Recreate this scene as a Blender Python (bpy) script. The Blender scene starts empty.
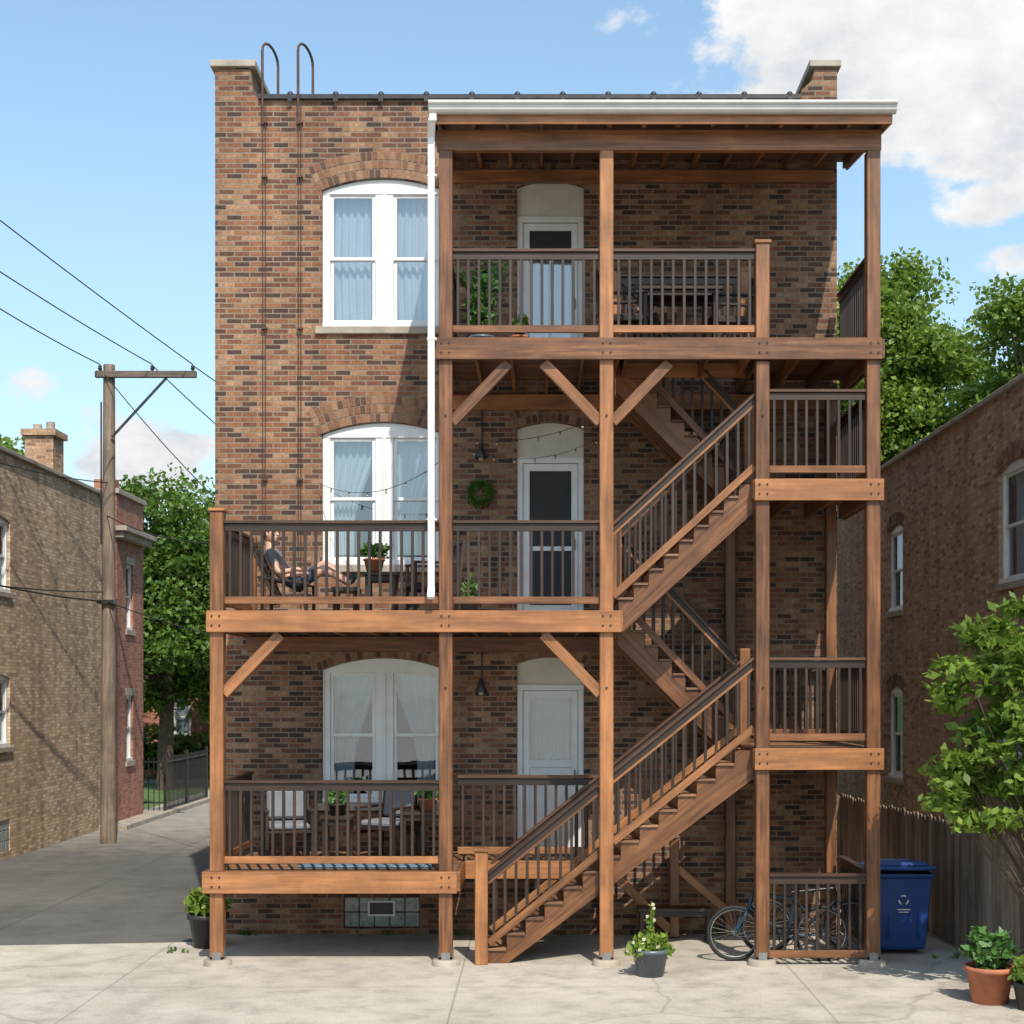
import bpy, math, random
import numpy as np
from mathutils import Vector, Matrix, noise
random.seed(7); rng=np.random.default_rng(7)
S=bpy.context.scene; COL=S.collection
R=math.radians
# ------------------------------------------------------------------ node helpers
def newmat(name):
    m=bpy.data.materials.new(name); m.use_nodes=True
    nt=m.node_tree; return m,nt,nt.nodes['Principled BSDF']
def nd(nt,t,ins=None,**kw):
    n=nt.nodes.new(t)
    for k,v in kw.items(): setattr(n,k,v)
    for k,v in (ins or {}).items():
        if isinstance(v,bpy.types.NodeSocket): nt.links.new(v,n.inputs[k])
        else: n.inputs[k].default_value=v
    return n
def ma(nt,op,a,b=0.0,c=0.0):
    return nd(nt,'ShaderNodeMath',{0:a,1:b,2:c},operation=op).outputs[0]
def mixc(nt,f,a,b,bt='MIX'):
    n=nt.nodes.new('ShaderNodeMix'); n.data_type='RGBA'; n.blend_type=bt
    for i,v in ((0,f),(6,a),(7,b)):
        if isinstance(v,bpy.types.NodeSocket): nt.links.new(v,n.inputs[i])
        else: n.inputs[i].default_value=(v if i==0 else (*v,1) if len(v)==3 else v)
    return n.outputs[2]
def ramp(nt,f,stops,interp='LINEAR'):
    n=nt.nodes.new('ShaderNodeValToRGB'); nt.links.new(f,n.inputs[0]); cr=n.color_ramp; cr.interpolation=interp
    while len(cr.elements)<len(stops): cr.elements.new(0.5)
    for e,(p,c) in zip(cr.elements,stops):
        e.position=p; e.color=(*c,1) if not isinstance(c,(int,float)) else (c,c,c,1)
    return n.outputs[0]
def noi(nt,vec,scale,detail=3,rough=.55):
    return nd(nt,'ShaderNodeTexNoise',{'Vector':vec,'Scale':scale,'Detail':float(detail),'Roughness':rough}).outputs[0]
def mapv(nt,vec,sc=(1,1,1),loc=(0,0,0)):
    return nd(nt,'ShaderNodeMapping',{'Vector':vec,'Scale':sc,'Location':loc}).outputs[0]
def bump(nt,b,h,strength=.4,dist=.01):
    n=nd(nt,'ShaderNodeBump',{'Height':h,'Strength':strength,'Distance':dist}); nt.links.new(n.outputs[0],b.inputs['Normal'])
def objc(nt): return nd(nt,'ShaderNodeTexCoord').outputs['Object']
def setc(nt,b,c):
    if isinstance(c,bpy.types.NodeSocket): nt.links.new(c,b.inputs['Base Color'])
    else: b.inputs['Base Color'].default_value=(*c,1)

def brick_mat(name,cols,mortar,dirt=.35,bw=.205,rh=.0685,bs=.6):
    m,nt,b=newmat(name); o=objc(nt)
    s=nd(nt,'ShaderNodeSeparateXYZ',{0:o})
    u=ma(nt,'ADD',s.outputs[0],s.outputs[1])
    wob=noi(nt,o,5,1)
    wz=ma(nt,'MULTIPLY',ma(nt,'SUBTRACT',wob,.5),.012)
    v=nd(nt,'ShaderNodeCombineXYZ',{0:ma(nt,'ADD',u,wz),1:ma(nt,'ADD',s.outputs[2],wz)}).outputs[0]
    br=nd(nt,'ShaderNodeTexBrick',{'Vector':v,'Color1':(0,0,0,1),'Color2':(1,1,1,1),'Mortar':(.5,.5,.5,1),'Scale':1.0,'Mortar Size':.0088,'Mortar Smooth':.2,'Brick Width':bw,'Row Height':rh})
    n=len(cols); c=ramp(nt,br.outputs[0],[(i/n,cc) for i,cc in enumerate(cols)],'CONSTANT')
    fine=noi(nt,o,32,2)
    c=mixc(nt,.65,c,ramp(nt,fine,[(.3,.4),(.7,1.15)]),'MULTIPLY')
    big=noi(nt,mapv(nt,o,(.6,.6,.35)),1.1,5,.65)
    c=mixc(nt,br.outputs['Fac'],c,mixc(nt,big,[x*.6 for x in mortar],mortar))
    c=mixc(nt,dirt,c,ramp(nt,big,[(.32,.42),(.52,1.0),(.7,1.4)]),'MULTIPLY')
    st=noi(nt,mapv(nt,o,(3.5,3.5,.25)),1.0,3)
    c=mixc(nt,.45,c,ramp(nt,st,[(.35,.5),(.55,1.05)]),'MULTIPLY')
    setc(nt,b,c); b.inputs['Roughness'].default_value=.88
    if bs: bump(nt,b,ma(nt,'MULTIPLY',br.outputs['Fac'],-1.0),bs,.008)
    return m
def rnd(nt): return nd(nt,'ShaderNodeAttribute',attribute_name='rnd').outputs['Fac']
def wood_mat(name,dark,light,rough=.6,gray=0):
    m,nt,b=newmat(name)
    uv=nd(nt,'ShaderNodeTexCoord').outputs['UV']; r=rnd(nt)
    g=noi(nt,mapv(nt,uv,(1.3,24,1)),1.0,5,.65)
    g2=noi(nt,mapv(nt,uv,(1.0,6,1)),1.0,2)
    mixf=ma(nt,'ADD',ma(nt,'MULTIPLY',g,.75),ma(nt,'MULTIPLY',r,.35))
    c=ramp(nt,mixf,[(.3,dark),(.75,light)])
    c=mixc(nt,.65,c,ramp(nt,g2,[(.3,.45),(.65,1.2)]),'MULTIPLY')
    we=noi(nt,objc(nt),1.7,4,.7)
    c=mixc(nt,.5,c,ramp(nt,we,[(.35,.5),(.6,1.08)]),'MULTIPLY')
    if gray: c=mixc(nt,ramp(nt,we,[(.55,0.0),(.75,gray)]),c,(.24,.17,.12))
    setc(nt,b,c); b.inputs['Roughness'].default_value=rough
    return m
def plain(name,col,rough=.5,metal=0,var=.25,sc=8,b2=0):
    m,nt,b=newmat(name); o=objc(nt)
    f=noi(nt,o,sc,4,.6)
    c=mixc(nt,var*2 if var<.5 else 1.0,col,ramp(nt,f,[(.3,.55),(.6,1.1)]),'MULTIPLY')
    setc(nt,b,c); b.inputs['Roughness'].default_value=rough; b.inputs['Metallic'].default_value=metal
    if b2: bump(nt,b,f,b2,.01)
    return m
def leaf_mat(name,dark,mid,light,trans=.3):
    m,nt,b=newmat(name); r=rnd(nt)
    cl=noi(nt,objc(nt),.9,1)
    f=ma(nt,'ADD',ma(nt,'MULTIPLY',r,.6),ma(nt,'MULTIPLY',cl,.45))
    c=ramp(nt,f,[(.15,dark),(.5,mid),(.9,light)])
    setc(nt,b,c); b.inputs['Roughness'].default_value=.5
    t=nd(nt,'ShaderNodeBsdfTranslucent'); nt.links.new(mixc(nt,.5,c,(.27,.36,.04)),t.inputs[0])
    mx=nd(nt,'ShaderNodeMixShader',{0:trans,1:b.outputs[0],2:t.outputs[0]})
    nt.links.new(mx.outputs[0],nt.nodes['Material Output'].inputs[0]); return m
def glass_mat(name,f=.25,tint=(.75,.82,.85)):
    m=bpy.data.materials.new(name); m.use_nodes=True; nt=m.node_tree; nt.nodes.remove(nt.nodes['Principled BSDF'])
    tr=nd(nt,'ShaderNodeBsdfTransparent',{0:(*tint,1)}); gl=nd(nt,'ShaderNodeBsdfGlossy',{0:(.9,.95,1,1),'Roughness':.03})
    nb=nd(nt,'ShaderNodeBump',{'Height':noi(nt,objc(nt),2.5,1),'Strength':.12,'Distance':.02}); nt.links.new(nb.outputs[0],gl.inputs['Normal'])
    mx=nd(nt,'ShaderNodeMixShader',{0:f,1:tr.outputs[0],2:gl.outputs[0]})
    nt.links.new(mx.outputs[0],nt.nodes['Material Output'].inputs[0]); return m
# ------------------------------------------------------------------ materials
M={}
M['brick']=brick_mat('brick_brown',[(.215,.090,.046),(.092,.044,.028),(.285,.142,.075),(.17,.068,.036),(.345,.195,.112),(.062,.036,.027),(.245,.100,.050),(.31,.165,.088),(.13,.060,.036),(.265,.112,.056)],(.275,.212,.155),.38)
M['brick_tan']=brick_mat('brick_tan',[(.60,.40,.235),(.72,.51,.32),(.50,.31,.18),(.64,.44,.265),(.42,.26,.15),(.76,.56,.37),(.58,.38,.22)],(.42,.335,.245),.3,bs=.1)
M['brick_tan2']=brick_mat('brick_tan_brown',[(.46,.255,.14),(.58,.345,.20),(.50,.285,.155),(.30,.16,.09),(.62,.40,.24),(.52,.305,.17)],(.40,.31,.225),.35,bs=.1)
M['brick_red']=brick_mat('brick_red',[(.42,.14,.08),(.50,.19,.11),(.33,.10,.06),(.47,.17,.10)],(.34,.25,.2),.25,bs=.2)
def vous(name,cols):
    m,nt,b=newmat(name); c=ramp(nt,rnd(nt),[(i/len(cols),x) for i,x in enumerate(cols)],'CONSTANT')
    f=noi(nt,objc(nt),30,2); c=mixc(nt,.6,c,ramp(nt,f,[(.3,.45),(.7,1.1)]),'MULTIPLY'); setc(nt,b,c)
    b.inputs['Roughness'].default_value=.9; return m
M['vous']=vous('arch_brick',[(.20,.09,.05),(.29,.15,.083),(.24,.11,.06),(.31,.175,.10),(.11,.055,.036)])
M['mortar']=plain('mortar',(.21,.16,.115),.9)
M['wood']=wood_mat('stained_cedar',(.095,.035,.013),(.40,.168,.062),.45,.18)
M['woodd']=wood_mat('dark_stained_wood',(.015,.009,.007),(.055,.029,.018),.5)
M['railcap']=wood_mat('stained_rail_cap',(.032,.015,.009),(.12,.055,.03),.42)
M['deckb']=wood_mat('deck_board',(.10,.046,.023),(.28,.145,.075),.62,.3)
M['fence']=wood_mat('weathered_fence_wood',(.09,.065,.048),(.28,.21,.155),.85)
M['white']=plain('white_paint',(.70,.70,.69),.45,0,.1,5)
M['offw']=plain('offwhite_panel',(.60,.56,.48),.7,0,.15,4)
M['alu']=plain('gutter_metal',(.56,.55,.53),.4,0,.15,3)
M['stone']=plain('limestone',(.36,.31,.25),.85,0,.35,4,.3)
M['glass']=glass_mat('window_glass',.22,(.66,.74,.78))
M['curt']=plain('curtain_fabric',(.50,.52,.53),.9,0,.12,3)
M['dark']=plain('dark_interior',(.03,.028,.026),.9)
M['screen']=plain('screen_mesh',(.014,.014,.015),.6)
M['steel']=plain('dark_steel',(.05,.048,.05),.45,.6,.3,10)
M['rust']=plain('rusty_pipe',(.10,.055,.04),.7,.3,.4,12)
M['galv']=plain('galvanized',(.30,.30,.30),.5,.8,.3,10)
M['boltm']=plain('dark_bolt',(.06,.05,.045),.5,.7,.3,10)
M['roofm']=plain('roof_membrane',(.10,.095,.09),.9)
M['pole']=wood_mat('pole_wood',(.13,.095,.07),(.38,.29,.215),.85)
M['poled']=wood_mat('crossarm_wood',(.11,.085,.065),(.26,.20,.15),.8)
M['terra']=plain('terracotta',(.42,.15,.075),.8,0,.35,6)
M['potd']=plain('dark_pot',(.03,.03,.032),.5)
M['potg']=plain('slate_glazed_pot',(.10,.125,.145),.35)
M['soil']=plain('soil',(.04,.027,.018),.95)
M['blue']=plain('blue_plastic',(.010,.055,.22),.42,0,.2,3)
M['rubber']=plain('rubber',(.015,.015,.016),.75)
M['leafA']=leaf_mat('leaf_summer',(.03,.07,.012),(.08,.165,.024),(.17,.27,.04),.38)
M['leafB']=leaf_mat('leaf_bright',(.05,.105,.015),(.15,.25,.034),(.30,.40,.065),.42)
M['leafC']=leaf_mat('leaf_houseplant',(.03,.09,.025),(.07,.18,.04),(.15,.27,.07),.25)
M['bark']=plain('bark',(.09,.065,.045),.9,0,.4,9,.6)
M['flower']=plain('flower_petals',(.6,.55,.4),.6)
M['skin']=plain('skin',(.52,.30,.21),.5,0,.08,10)
M['shirt']=plain('gray_tshirt',(.17,.18,.20),.9,0,.2,12)
M['shorts']=plain('navy_shorts',(.035,.045,.075),.9,0,.2,12)
M['hair']=plain('brown_hair',(.035,.02,.012),.7,0,.4,30)
M['eye']=plain('eye_dark',(.02,.015,.012),.3)
M['lip']=plain('lip',(.32,.12,.10),.5)
M['cush']=plain('gray_cushion',(.17,.18,.195),.9,0,.2,6)
M['mat']=plain('blue_rug',(.12,.19,.26),.95,0,.6,14)
M['glow']=plain('bulb_glass',(.45,.40,.30),.2)
M['bikeb']=plain('bike_blue_frame',(.018,.05,.075),.35,.1)
M['bikek']=plain('bike_black_frame',(.018,.018,.02),.35,.2)
M['glassblk']=plain('glass_block',(.26,.29,.28),.2,0,.5,14)

def ground_mats():
    m,nt,b=newmat('concrete_slab'); o=objc(nt)
    big=noi(nt,o,.35,6,.65); mid=noi(nt,o,2.3,5,.7); fine=noi(nt,o,45,2)
    c=ramp(nt,big,[(.3,(.37,.325,.265)),(.5,(.475,.425,.355)),(.7,(.55,.50,.42))])
    c=mixc(nt,.7,c,ramp(nt,mid,[(.3,.55),(.5,.95),(.7,1.1)]),'MULTIPLY')
    c=mixc(nt,.45,c,ramp(nt,fine,[(.3,.55),(.6,1.05)]),'MULTIPLY')
    wv=nd(nt,'ShaderNodeVectorMath',{0:o,1:nd(nt,'ShaderNodeVectorMath',{0:nd(nt,'ShaderNodeTexNoise',{'Vector':o,'Scale':.8,'Detail':4.0}).outputs['Color'],'Scale':.8},operation='SCALE').outputs[0]},operation='ADD').outputs[0]
    vo=nd(nt,'ShaderNodeTexVoronoi',{'Vector':wv,'Scale':.13},feature='DISTANCE_TO_EDGE').outputs[0]
    cr=ramp(nt,vo,[(.0,.6),(.0010,.4),(.0025,0.0)])
    s=nd(nt,'ShaderNodeSeparateXYZ',{0:o})
    def joint(a,off,per):
        t=ma(nt,'PINGPONG',ma(nt,'ADD',a,off),per); return ramp(nt,t,[(.0,1.0),(.006,.8),(.013,0.0)])
    j=ma(nt,'MAXIMUM',joint(s.outputs[0],.9,1.9),joint(s.outputs[1],1.3,1.75))
    k=ma(nt,'MAXIMUM',cr,j)
    c=mixc(nt,ma(nt,'MULTIPLY',k,.6),c,(.11,.095,.075))
    st=ramp(nt,noi(nt,o,.8,5,.6),[(.52,0.0),(.70,.5)]); c=mixc(nt,st,c,(.23,.20,.165))
    setc(nt,b,c); b.inputs['Roughness'].default_value=.9; M['conc']=m
    m,nt,b=newmat('old_alley_pavement_painted_shade'); o=objc(nt); s=nd(nt,'ShaderNodeSeparateXYZ',{0:o})
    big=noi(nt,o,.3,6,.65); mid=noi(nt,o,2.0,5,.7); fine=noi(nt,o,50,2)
    c=ramp(nt,big,[(.3,(.075,.071,.066)),(.7,(.135,.127,.117))])  # dark near tone: shade painted in together with the old pavement's own colour
    far_sunlit=ramp(nt,ma(nt,'ADD',ma(nt,'MULTIPLY',s.outputs[1],.03),ma(nt,'MULTIPLY',mid,.15)),[(.42,0.0),(.62,.8)]); c=mixc(nt,far_sunlit,c,(.35,.315,.265))  # paler with distance: sunlit concrete painted into the colour
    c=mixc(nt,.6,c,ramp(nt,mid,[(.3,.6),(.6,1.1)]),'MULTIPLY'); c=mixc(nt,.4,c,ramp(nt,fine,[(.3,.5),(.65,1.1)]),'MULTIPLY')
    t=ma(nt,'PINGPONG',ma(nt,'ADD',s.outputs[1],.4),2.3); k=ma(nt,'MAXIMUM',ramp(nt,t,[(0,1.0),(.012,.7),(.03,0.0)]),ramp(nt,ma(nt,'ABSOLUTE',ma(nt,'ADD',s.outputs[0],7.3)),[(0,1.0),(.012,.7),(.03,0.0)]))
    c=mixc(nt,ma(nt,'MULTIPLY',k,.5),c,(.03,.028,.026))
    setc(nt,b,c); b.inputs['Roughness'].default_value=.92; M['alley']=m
    m,nt,b=newmat('grass_ground'); o=objc(nt)
    c=ramp(nt,noi(nt,o,1.3,6,.7),[(.3,(.04,.08,.018)),(.6,(.09,.15,.035)),(.8,(.14,.15,.07))]); setc(nt,b,c); b.inputs['Roughness'].default_value=.95; M['grass']=m
ground_mats()
# ------------------------------------------------------------------ mesh builder
class MB:
    def __init__(s,T=None): s.v=[];s.f=[];s.uv=[];s.r=[];s.m=[];s.sm=[];s.T=T
    def add(s,pts,faces,uvs=None,mi=0,r=None,smooth=False):
        o=len(s.v)
        for p in pts:
            p=Vector(p)
            s.v.append(s.T@p if s.T else p)
        rr=random.random() if r is None else r
        for i,f in enumerate(faces):
            s.f.append([o+k for k in f]); s.m.append(mi); s.r.append(rr); s.sm.append(smooth)
            s.uv.append(uvs[i] if uvs else [(0,0)]*len(f))
    def box(s,c,size,Rm=None,mi=0,r=None,taper=1.0):
        c=Vector(c); hx,hy,hz=[a/2 for a in size]
        L=[(-1,-1,-1),(1,-1,-1),(1,1,-1),(-1,1,-1),(-1,-1,1),(1,-1,1),(1,1,1),(-1,1,1)]
        loc=[Vector((a*hx*(taper if d>0 else 1),b*hy*(taper if d>0 else 1),d*hz)) for a,b,d in L]
        F=[(0,3,2,1),(4,5,6,7),(0,1,5,4),(1,2,6,5),(2,3,7,6),(3,0,4,7)]
        la=max(range(3),key=lambda i:size[i]); ou=random.uniform(0,50); ov=random.uniform(0,50)
        ot=[i for i in range(3) if i!=la]; ax=[2,2,1,0,1,0]; uvs=[]
        for i,f in enumerate(F):
            n=ax[i]
            if n==la: uvs.append([(ou+loc[k][ot[0]]*.2,ov+loc[k][ot[1]]) for k in f])
            else:
                w=[q for q in ot if q!=n][0]; uvs.append([(ou+loc[k][la],ov+i*.3+loc[k][w]) for k in f])
        pts=[c+(Rm@l if Rm else l) for l in loc]
        s.add(pts,F,uvs,mi,r)
    def bx(s,x0,x1,y0,y1,z0,z1,mi=0,r=None):
        s.box(((x0+x1)/2,(y0+y1)/2,(z0+z1)/2),(abs(x1-x0),abs(y1-y0),abs(z1-z0)),None,mi,r)
    def beam(s,p0,p1,w,h,mi=0,r=None,up=(0,0,1)):
        p0=Vector(p0);p1=Vector(p1);d=p1-p0;L=d.length;x=d/L;u=Vector(up)
        y=u.cross(x)
        if y.length<1e-4: y=Vector((0,1,0)).cross(x)
        y.normalize(); z=x.cross(y); Rm=Matrix((x,y,z)).transposed()
        s.box((p0+p1)/2,(L,w,h),Rm,mi,r)
    def cyl(s,p0,p1,r0,r1=None,n=12,mi=0,caps=True,smooth=True,r=None):
        r1=r0 if r1 is None else r1; p0=Vector(p0);p1=Vector(p1);d=(p1-p0);L=d.length;z=d/L
        x=z.orthogonal().normalized(); y=z.cross(x); pts=[]
        for p,rr in((p0,r0),(p1,r1)):
            for i in range(n):
                a=2*math.pi*i/n; pts.append(p+(x*math.cos(a)+y*math.sin(a))*rr)
        ou=random.uniform(0,50)
        F=[(i,(i+1)%n,n+(i+1)%n,n+i) for i in range(n)]
        U=[[(ou,i*.05),(ou,(i+1)*.05),(ou+L,(i+1)*.05),(ou+L,i*.05)] for i in range(n)]
        s.add(pts,F,U,mi,r,smooth)
        if caps: s.add(pts,[tuple(range(n))[::-1],tuple(range(n,2*n))],None,mi,r)
    def tube(s,pts,r,n=6,mi=0):
        rv=random.random()
        for a,b in zip(pts[:-1],pts[1:]):
            if (Vector(b)-Vector(a)).length>1e-5: s.cyl(a,b,r,r,n,mi,False,True,rv)
    def prism(s,poly,y0,y1,mi=0,r=None):
        n=len(poly); ou=random.uniform(0,50); pts=[(x,y0,z) for x,z in poly]+[(x,y1,z) for x,z in poly]
        ax,az=poly[0]; bx_,bz=max(poly,key=lambda p:(p[0]-ax)**2+(p[1]-az)**2); L=math.hypot(bx_-ax,bz-az); cx,cz=(bx_-ax)/L,(bz-az)/L
        uvp=[(ou+(x-ax)*cx+(z-az)*cz,ou-(x-ax)*cz+(z-az)*cx) for x,z in poly]
        area=sum(poly[i][0]*poly[(i+1)%n][1]-poly[(i+1)%n][0]*poly[i][1] for i in range(n))
        f1=list(range(n)); f2=list(range(n,2*n))
        F=[f1 if area>0 else f1[::-1], f2[::-1] if area>0 else f2]; U=[[uvp[k] for k in F[0]],[uvp[k-n] for k in F[1]]]
        for i in range(n):
            j=(i+1)%n; q=(i,n+i,n+j,j) if area>0 else (i,j,n+j,n+i); F.append(q); U.append([uvp[k%n] for k in q])
        s.add(pts,F,U,mi,r)
    def lathe(s,prof,c,n=20,mi=0,smooth=True,sx=1,sy=1):
        c=Vector(c); pts=[]; 
        for r_,z in prof:
            for i in range(n):
                a=2*math.pi*i/n; pts.append(c+Vector((r_*math.cos(a)*sx,r_*math.sin(a)*sy,z)))
        F=[(k*n+i,k*n+(i+1)%n,(k+1)*n+(i+1)%n,(k+1)*n+i) for k in range(len(prof)-1) for i in range(n)]
        s.add(pts,F,None,mi,None,smooth)
    def ball(s,c,r,mi=0,seg=10,sx=1,sy=1,sz=1):
        k=seg; s.lathe([(max(r*math.sin(math.pi*i/k),1e-4),-r*math.cos(math.pi*i/k)*sz) for i in range(k+1)],c,seg+2,mi,True,sx,sy)
    def torus(s,c,R0,r0,axis='y',n=36,k=6,mi=0):
        pts=[];c=Vector(c)
        for i in range(n):
            a=2*math.pi*i/n
            for j in range(k):
                b=2*math.pi*j/k; rr=R0+r0*math.cos(b); q=r0*math.sin(b)
                p=(rr*math.cos(a),q,rr*math.sin(a)) if axis=='y' else (rr*math.cos(a),rr*math.sin(a),q) if axis=='z' else (q,rr*math.cos(a),rr*math.sin(a))
                pts.append(c+Vector(p))
        F=[(i*k+j,((i+1)%n)*k+j,((i+1)%n)*k+(j+1)%k,i*k+(j+1)%k) for i in range(n) for j in range(k)]
        s.add(pts,F,None,mi,None,True)
    def obj(s,name,mats,parent=None,bevel=0):
        me=bpy.data.meshes.new(name); me.from_pydata([tuple(v) for v in s.v],[],s.f)
        for m in mats: me.materials.append(M[m])
        me.polygons.foreach_set('material_index',s.m); me.polygons.foreach_set('use_smooth',s.sm)
        uvl=me.uv_layers.new(name='UVMap'); flat=[c for f in s.uv for p in f for c in p]; uvl.data.foreach_set('uv',flat)
        at=me.attributes.new('rnd','FLOAT','FACE'); at.data.foreach_set('value',s.r)
        me.update(); o=bpy.data.objects.new(name,me); COL.objects.link(o)
        if parent: o.parent=parent
        if bevel:
            b=o.modifiers.new('bevel','BEVEL'); b.width=bevel; b.segments=1; b.limit_method='ANGLE'; b.angle_limit=R(50)
        return o
def empty(name,loc=(0,0,0)):
    e=bpy.data.objects.new(name,None); COL.objects.link(e); e.empty_display_size=.3; return e
def leaves(name,clumps,size,mat,parent=None,aspect=1.7,flat=.5,fill=.45,seed=1):
    g=np.random.default_rng(seed); P=[];Rn=[]
    for c,rad,n in clumps:
        d=g.normal(size=(n,3)); d/=np.linalg.norm(d,axis=1,keepdims=True)
        rr=g.random(n)**fill
        ph=g.random(3)*6; lum=1+.25*np.sin(d[:,0]*4+ph[0])*np.sin(d[:,1]*4+ph[1])+.2*np.sin(d[:,2]*6+ph[2])
        P.append(np.array(c)+d*(rr*lum)[:,None]*np.array(rad)); 
        Rn.append(np.clip(g.random(n)*.7+g.random()*.3,0,1))
    P=np.concatenate(P);Rn=np.concatenate(Rn);n=len(P)
    nr=g.normal(size=(n,3)); nr[:,2]+=flat*1.5; nr/=np.linalg.norm(nr,axis=1,keepdims=True)
    t=g.normal(size=(n,3)); t-= (t*nr).sum(1,keepdims=True)*nr; t/=np.linalg.norm(t,axis=1,keepdims=True)
    b=np.cross(nr,t); sz=size*(.6+.8*g.random(n))[:,None]
    V=np.stack([P-t*sz*.5*aspect,P-b*sz*.5-nr*sz*.08,P+t*sz*.5*aspect,P+b*sz*.5-nr*sz*.08],1).reshape(-1,3)
    me=bpy.data.meshes.new(name); me.vertices.add(4*n); me.vertices.foreach_set('co',V.ravel())
    me.loops.add(4*n); me.loops.foreach_set('vertex_index',np.arange(4*n,dtype=np.int32))
    me.polygons.add(n); me.polygons.foreach_set('loop_start',np.arange(0,4*n,4,dtype=np.int32)); me.polygons.foreach_set('loop_total',np.full(n,4,dtype=np.int32))
    me.update(calc_edges=True); me.materials.append(M[mat])
    at=me.attributes.new('rnd','FLOAT','FACE'); at.data.foreach_set('value',Rn.astype(np.float32))
    o=bpy.data.objects.new(name,me); COL.objects.link(o)
    if parent: o.parent=parent
    return o
# ------------------------------------------------------------------ wall with arched openings
def arc_z(o,x):
    x0,x1,z0,sp,ri=o
    if ri<=0: return sp
    w=(x1-x0)/2; Rr=(w*w+ri*ri)/(2*ri); dx=x-(x0+x1)/2
    return sp+ri-Rr+math.sqrt(max(Rr*Rr-dx*dx,0))
def wall(mb,x0,x1,z0,z1,ops,dep=.12,mi=0,y=0.0):
    xs={x0,x1}
    for o in ops:
        k=14 if o[4]>0 else 1
        for i in range(k+1): xs.add(round(o[0]+(o[1]-o[0])*i/k,5))
    xs=sorted(xs)
    for a,b in zip(xs[:-1],xs[1:]):
        if b-a<1e-4: continue
        cv=sorted([o for o in ops if o[0]<=a+1e-4 and o[1]>=b-1e-4],key=lambda o:o[2]); pa=pb=z0
        for o in cv:
            if o[2]>max(pa,pb)+1e-4: mb.add([(a,y,pa),(b,y,pb),(b,y,o[2]),(a,y,o[2])],[(0,1,2,3)],None,mi)
            pa,pb=arc_z(o,a),arc_z(o,b)
            mb.add([(a,y,pa),(b,y,pb),(b,y+dep,pb),(a,y+dep,pa)],[(0,1,2,3)],None,mi)
            mb.add([(a,y,o[2]),(b,y,o[2]),(b,y+dep,o[2]),(a,y+dep,o[2])],[(3,2,1,0)],None,mi)
        mb.add([(a,y,pa),(b,y,pb),(b,y,z1),(a,y,z1)],[(0,1,2,3)],None,mi)
    for o in ops:
        mb.add([(o[0],y,o[2]),(o[0],y,o[3]),(o[0],y+dep,o[3]),(o[0],y+dep,o[2])],[(0,1,2,3)],None,mi)
        mb.add([(o[1],y,o[2]),(o[1],y,o[3]),(o[1],y+dep,o[3]),(o[1],y+dep,o[2])],[(3,2,1,0)],None,mi)
def arch(mb,o,rings=3,mi=0,y=0.0):
    x0,x1,z0,sp,ri=o; w=(x1-x0)/2; Rr=(w*w+ri*ri)/(2*ri); cx=(x0+x1)/2; cz=sp+ri-Rr; half=math.asin(w/Rr)
    for k in range(rings):
        rr=Rr+.006+k*.118; ext=half*1.06; n=int(2*ext*rr/.076)
        for i in range(n):
            a=-ext+2*ext*(i+.5)/n; c=Vector((cx+math.sin(a)*(rr+.054),y+.043-.004*random.random(),cz+math.cos(a)*(rr+.054)))
            Rm=Matrix.Rotation(a,3,'Y'); mb.box(c,(.062,.10,.103),Rm,mi)
    ext=half*1.06; pts=[]; K=20
    for i in range(K+1):
        a=-ext+2*ext*i/K; pts.append((cx+math.sin(a)*(Rr+.003),cz+math.cos(a)*(Rr+.003)))
    top=[(cx+math.sin(-ext+2*ext*i/K)*(Rr+rings*.118),cz+math.cos(-ext+2*ext*i/K)*(Rr+rings*.118)) for i in range(K+1)]
    for i in range(K):
        mb.add([(pts[i][0],y-.003,pts[i][1]),(pts[i+1][0],y-.003,pts[i+1][1]),(top[i+1][0],y-.003,top[i+1][1]),(top[i][0],y-.003,top[i][1])],[(0,1,2,3)],None,1)
def arched_panel(mb,o,zb,y0,y1,mi,inset=0.0):
    K=14; x0,x1=o[0]+inset,o[1]-inset
    poly=[(x0,zb),(x1,zb)]+[(x1-(x1-x0)*i/K,arc_z(o,x1-(x1-x0)*i/K)-.004) for i in range(K+1)]
    mb.prism(poly,y0,y1,mi)
def curtain(mb,xa,xb,z0,z1,y,style,mi=0,amp=.024):
    nx,nz=40,14
    W=xb-xa
    def sheet(fx):
        pts=[];F=[]
        for j in range(nz+1):
            t=j/nz; z=z1-(z1-z0)*t
            for i in range(nx+1):
                s_=i/nx; pts.append((fx(s_,t),y+amp*math.sin(s_*38+1.5*math.sin(t*3))+.006*math.sin(s_*91),z))
        for j in range(nz):
            for i in range(nx): a=j*(nx+1)+i; F.append((a,a+nx+1,a+nx+2,a+1))
        mb.add(pts,F,None,mi,None,True)
    k=lambda t:(1-.5*math.sin(min(t/.75,1)*math.pi/2)**1.8)
    if style=='full': sheet(lambda s_,t:xa+W*s_)
    elif style=='left': sheet(lambda s_,t:xa+W*s_*k(t))
    elif style=='right': sheet(lambda s_,t:xb-W*(1-s_)*k(t))
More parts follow.
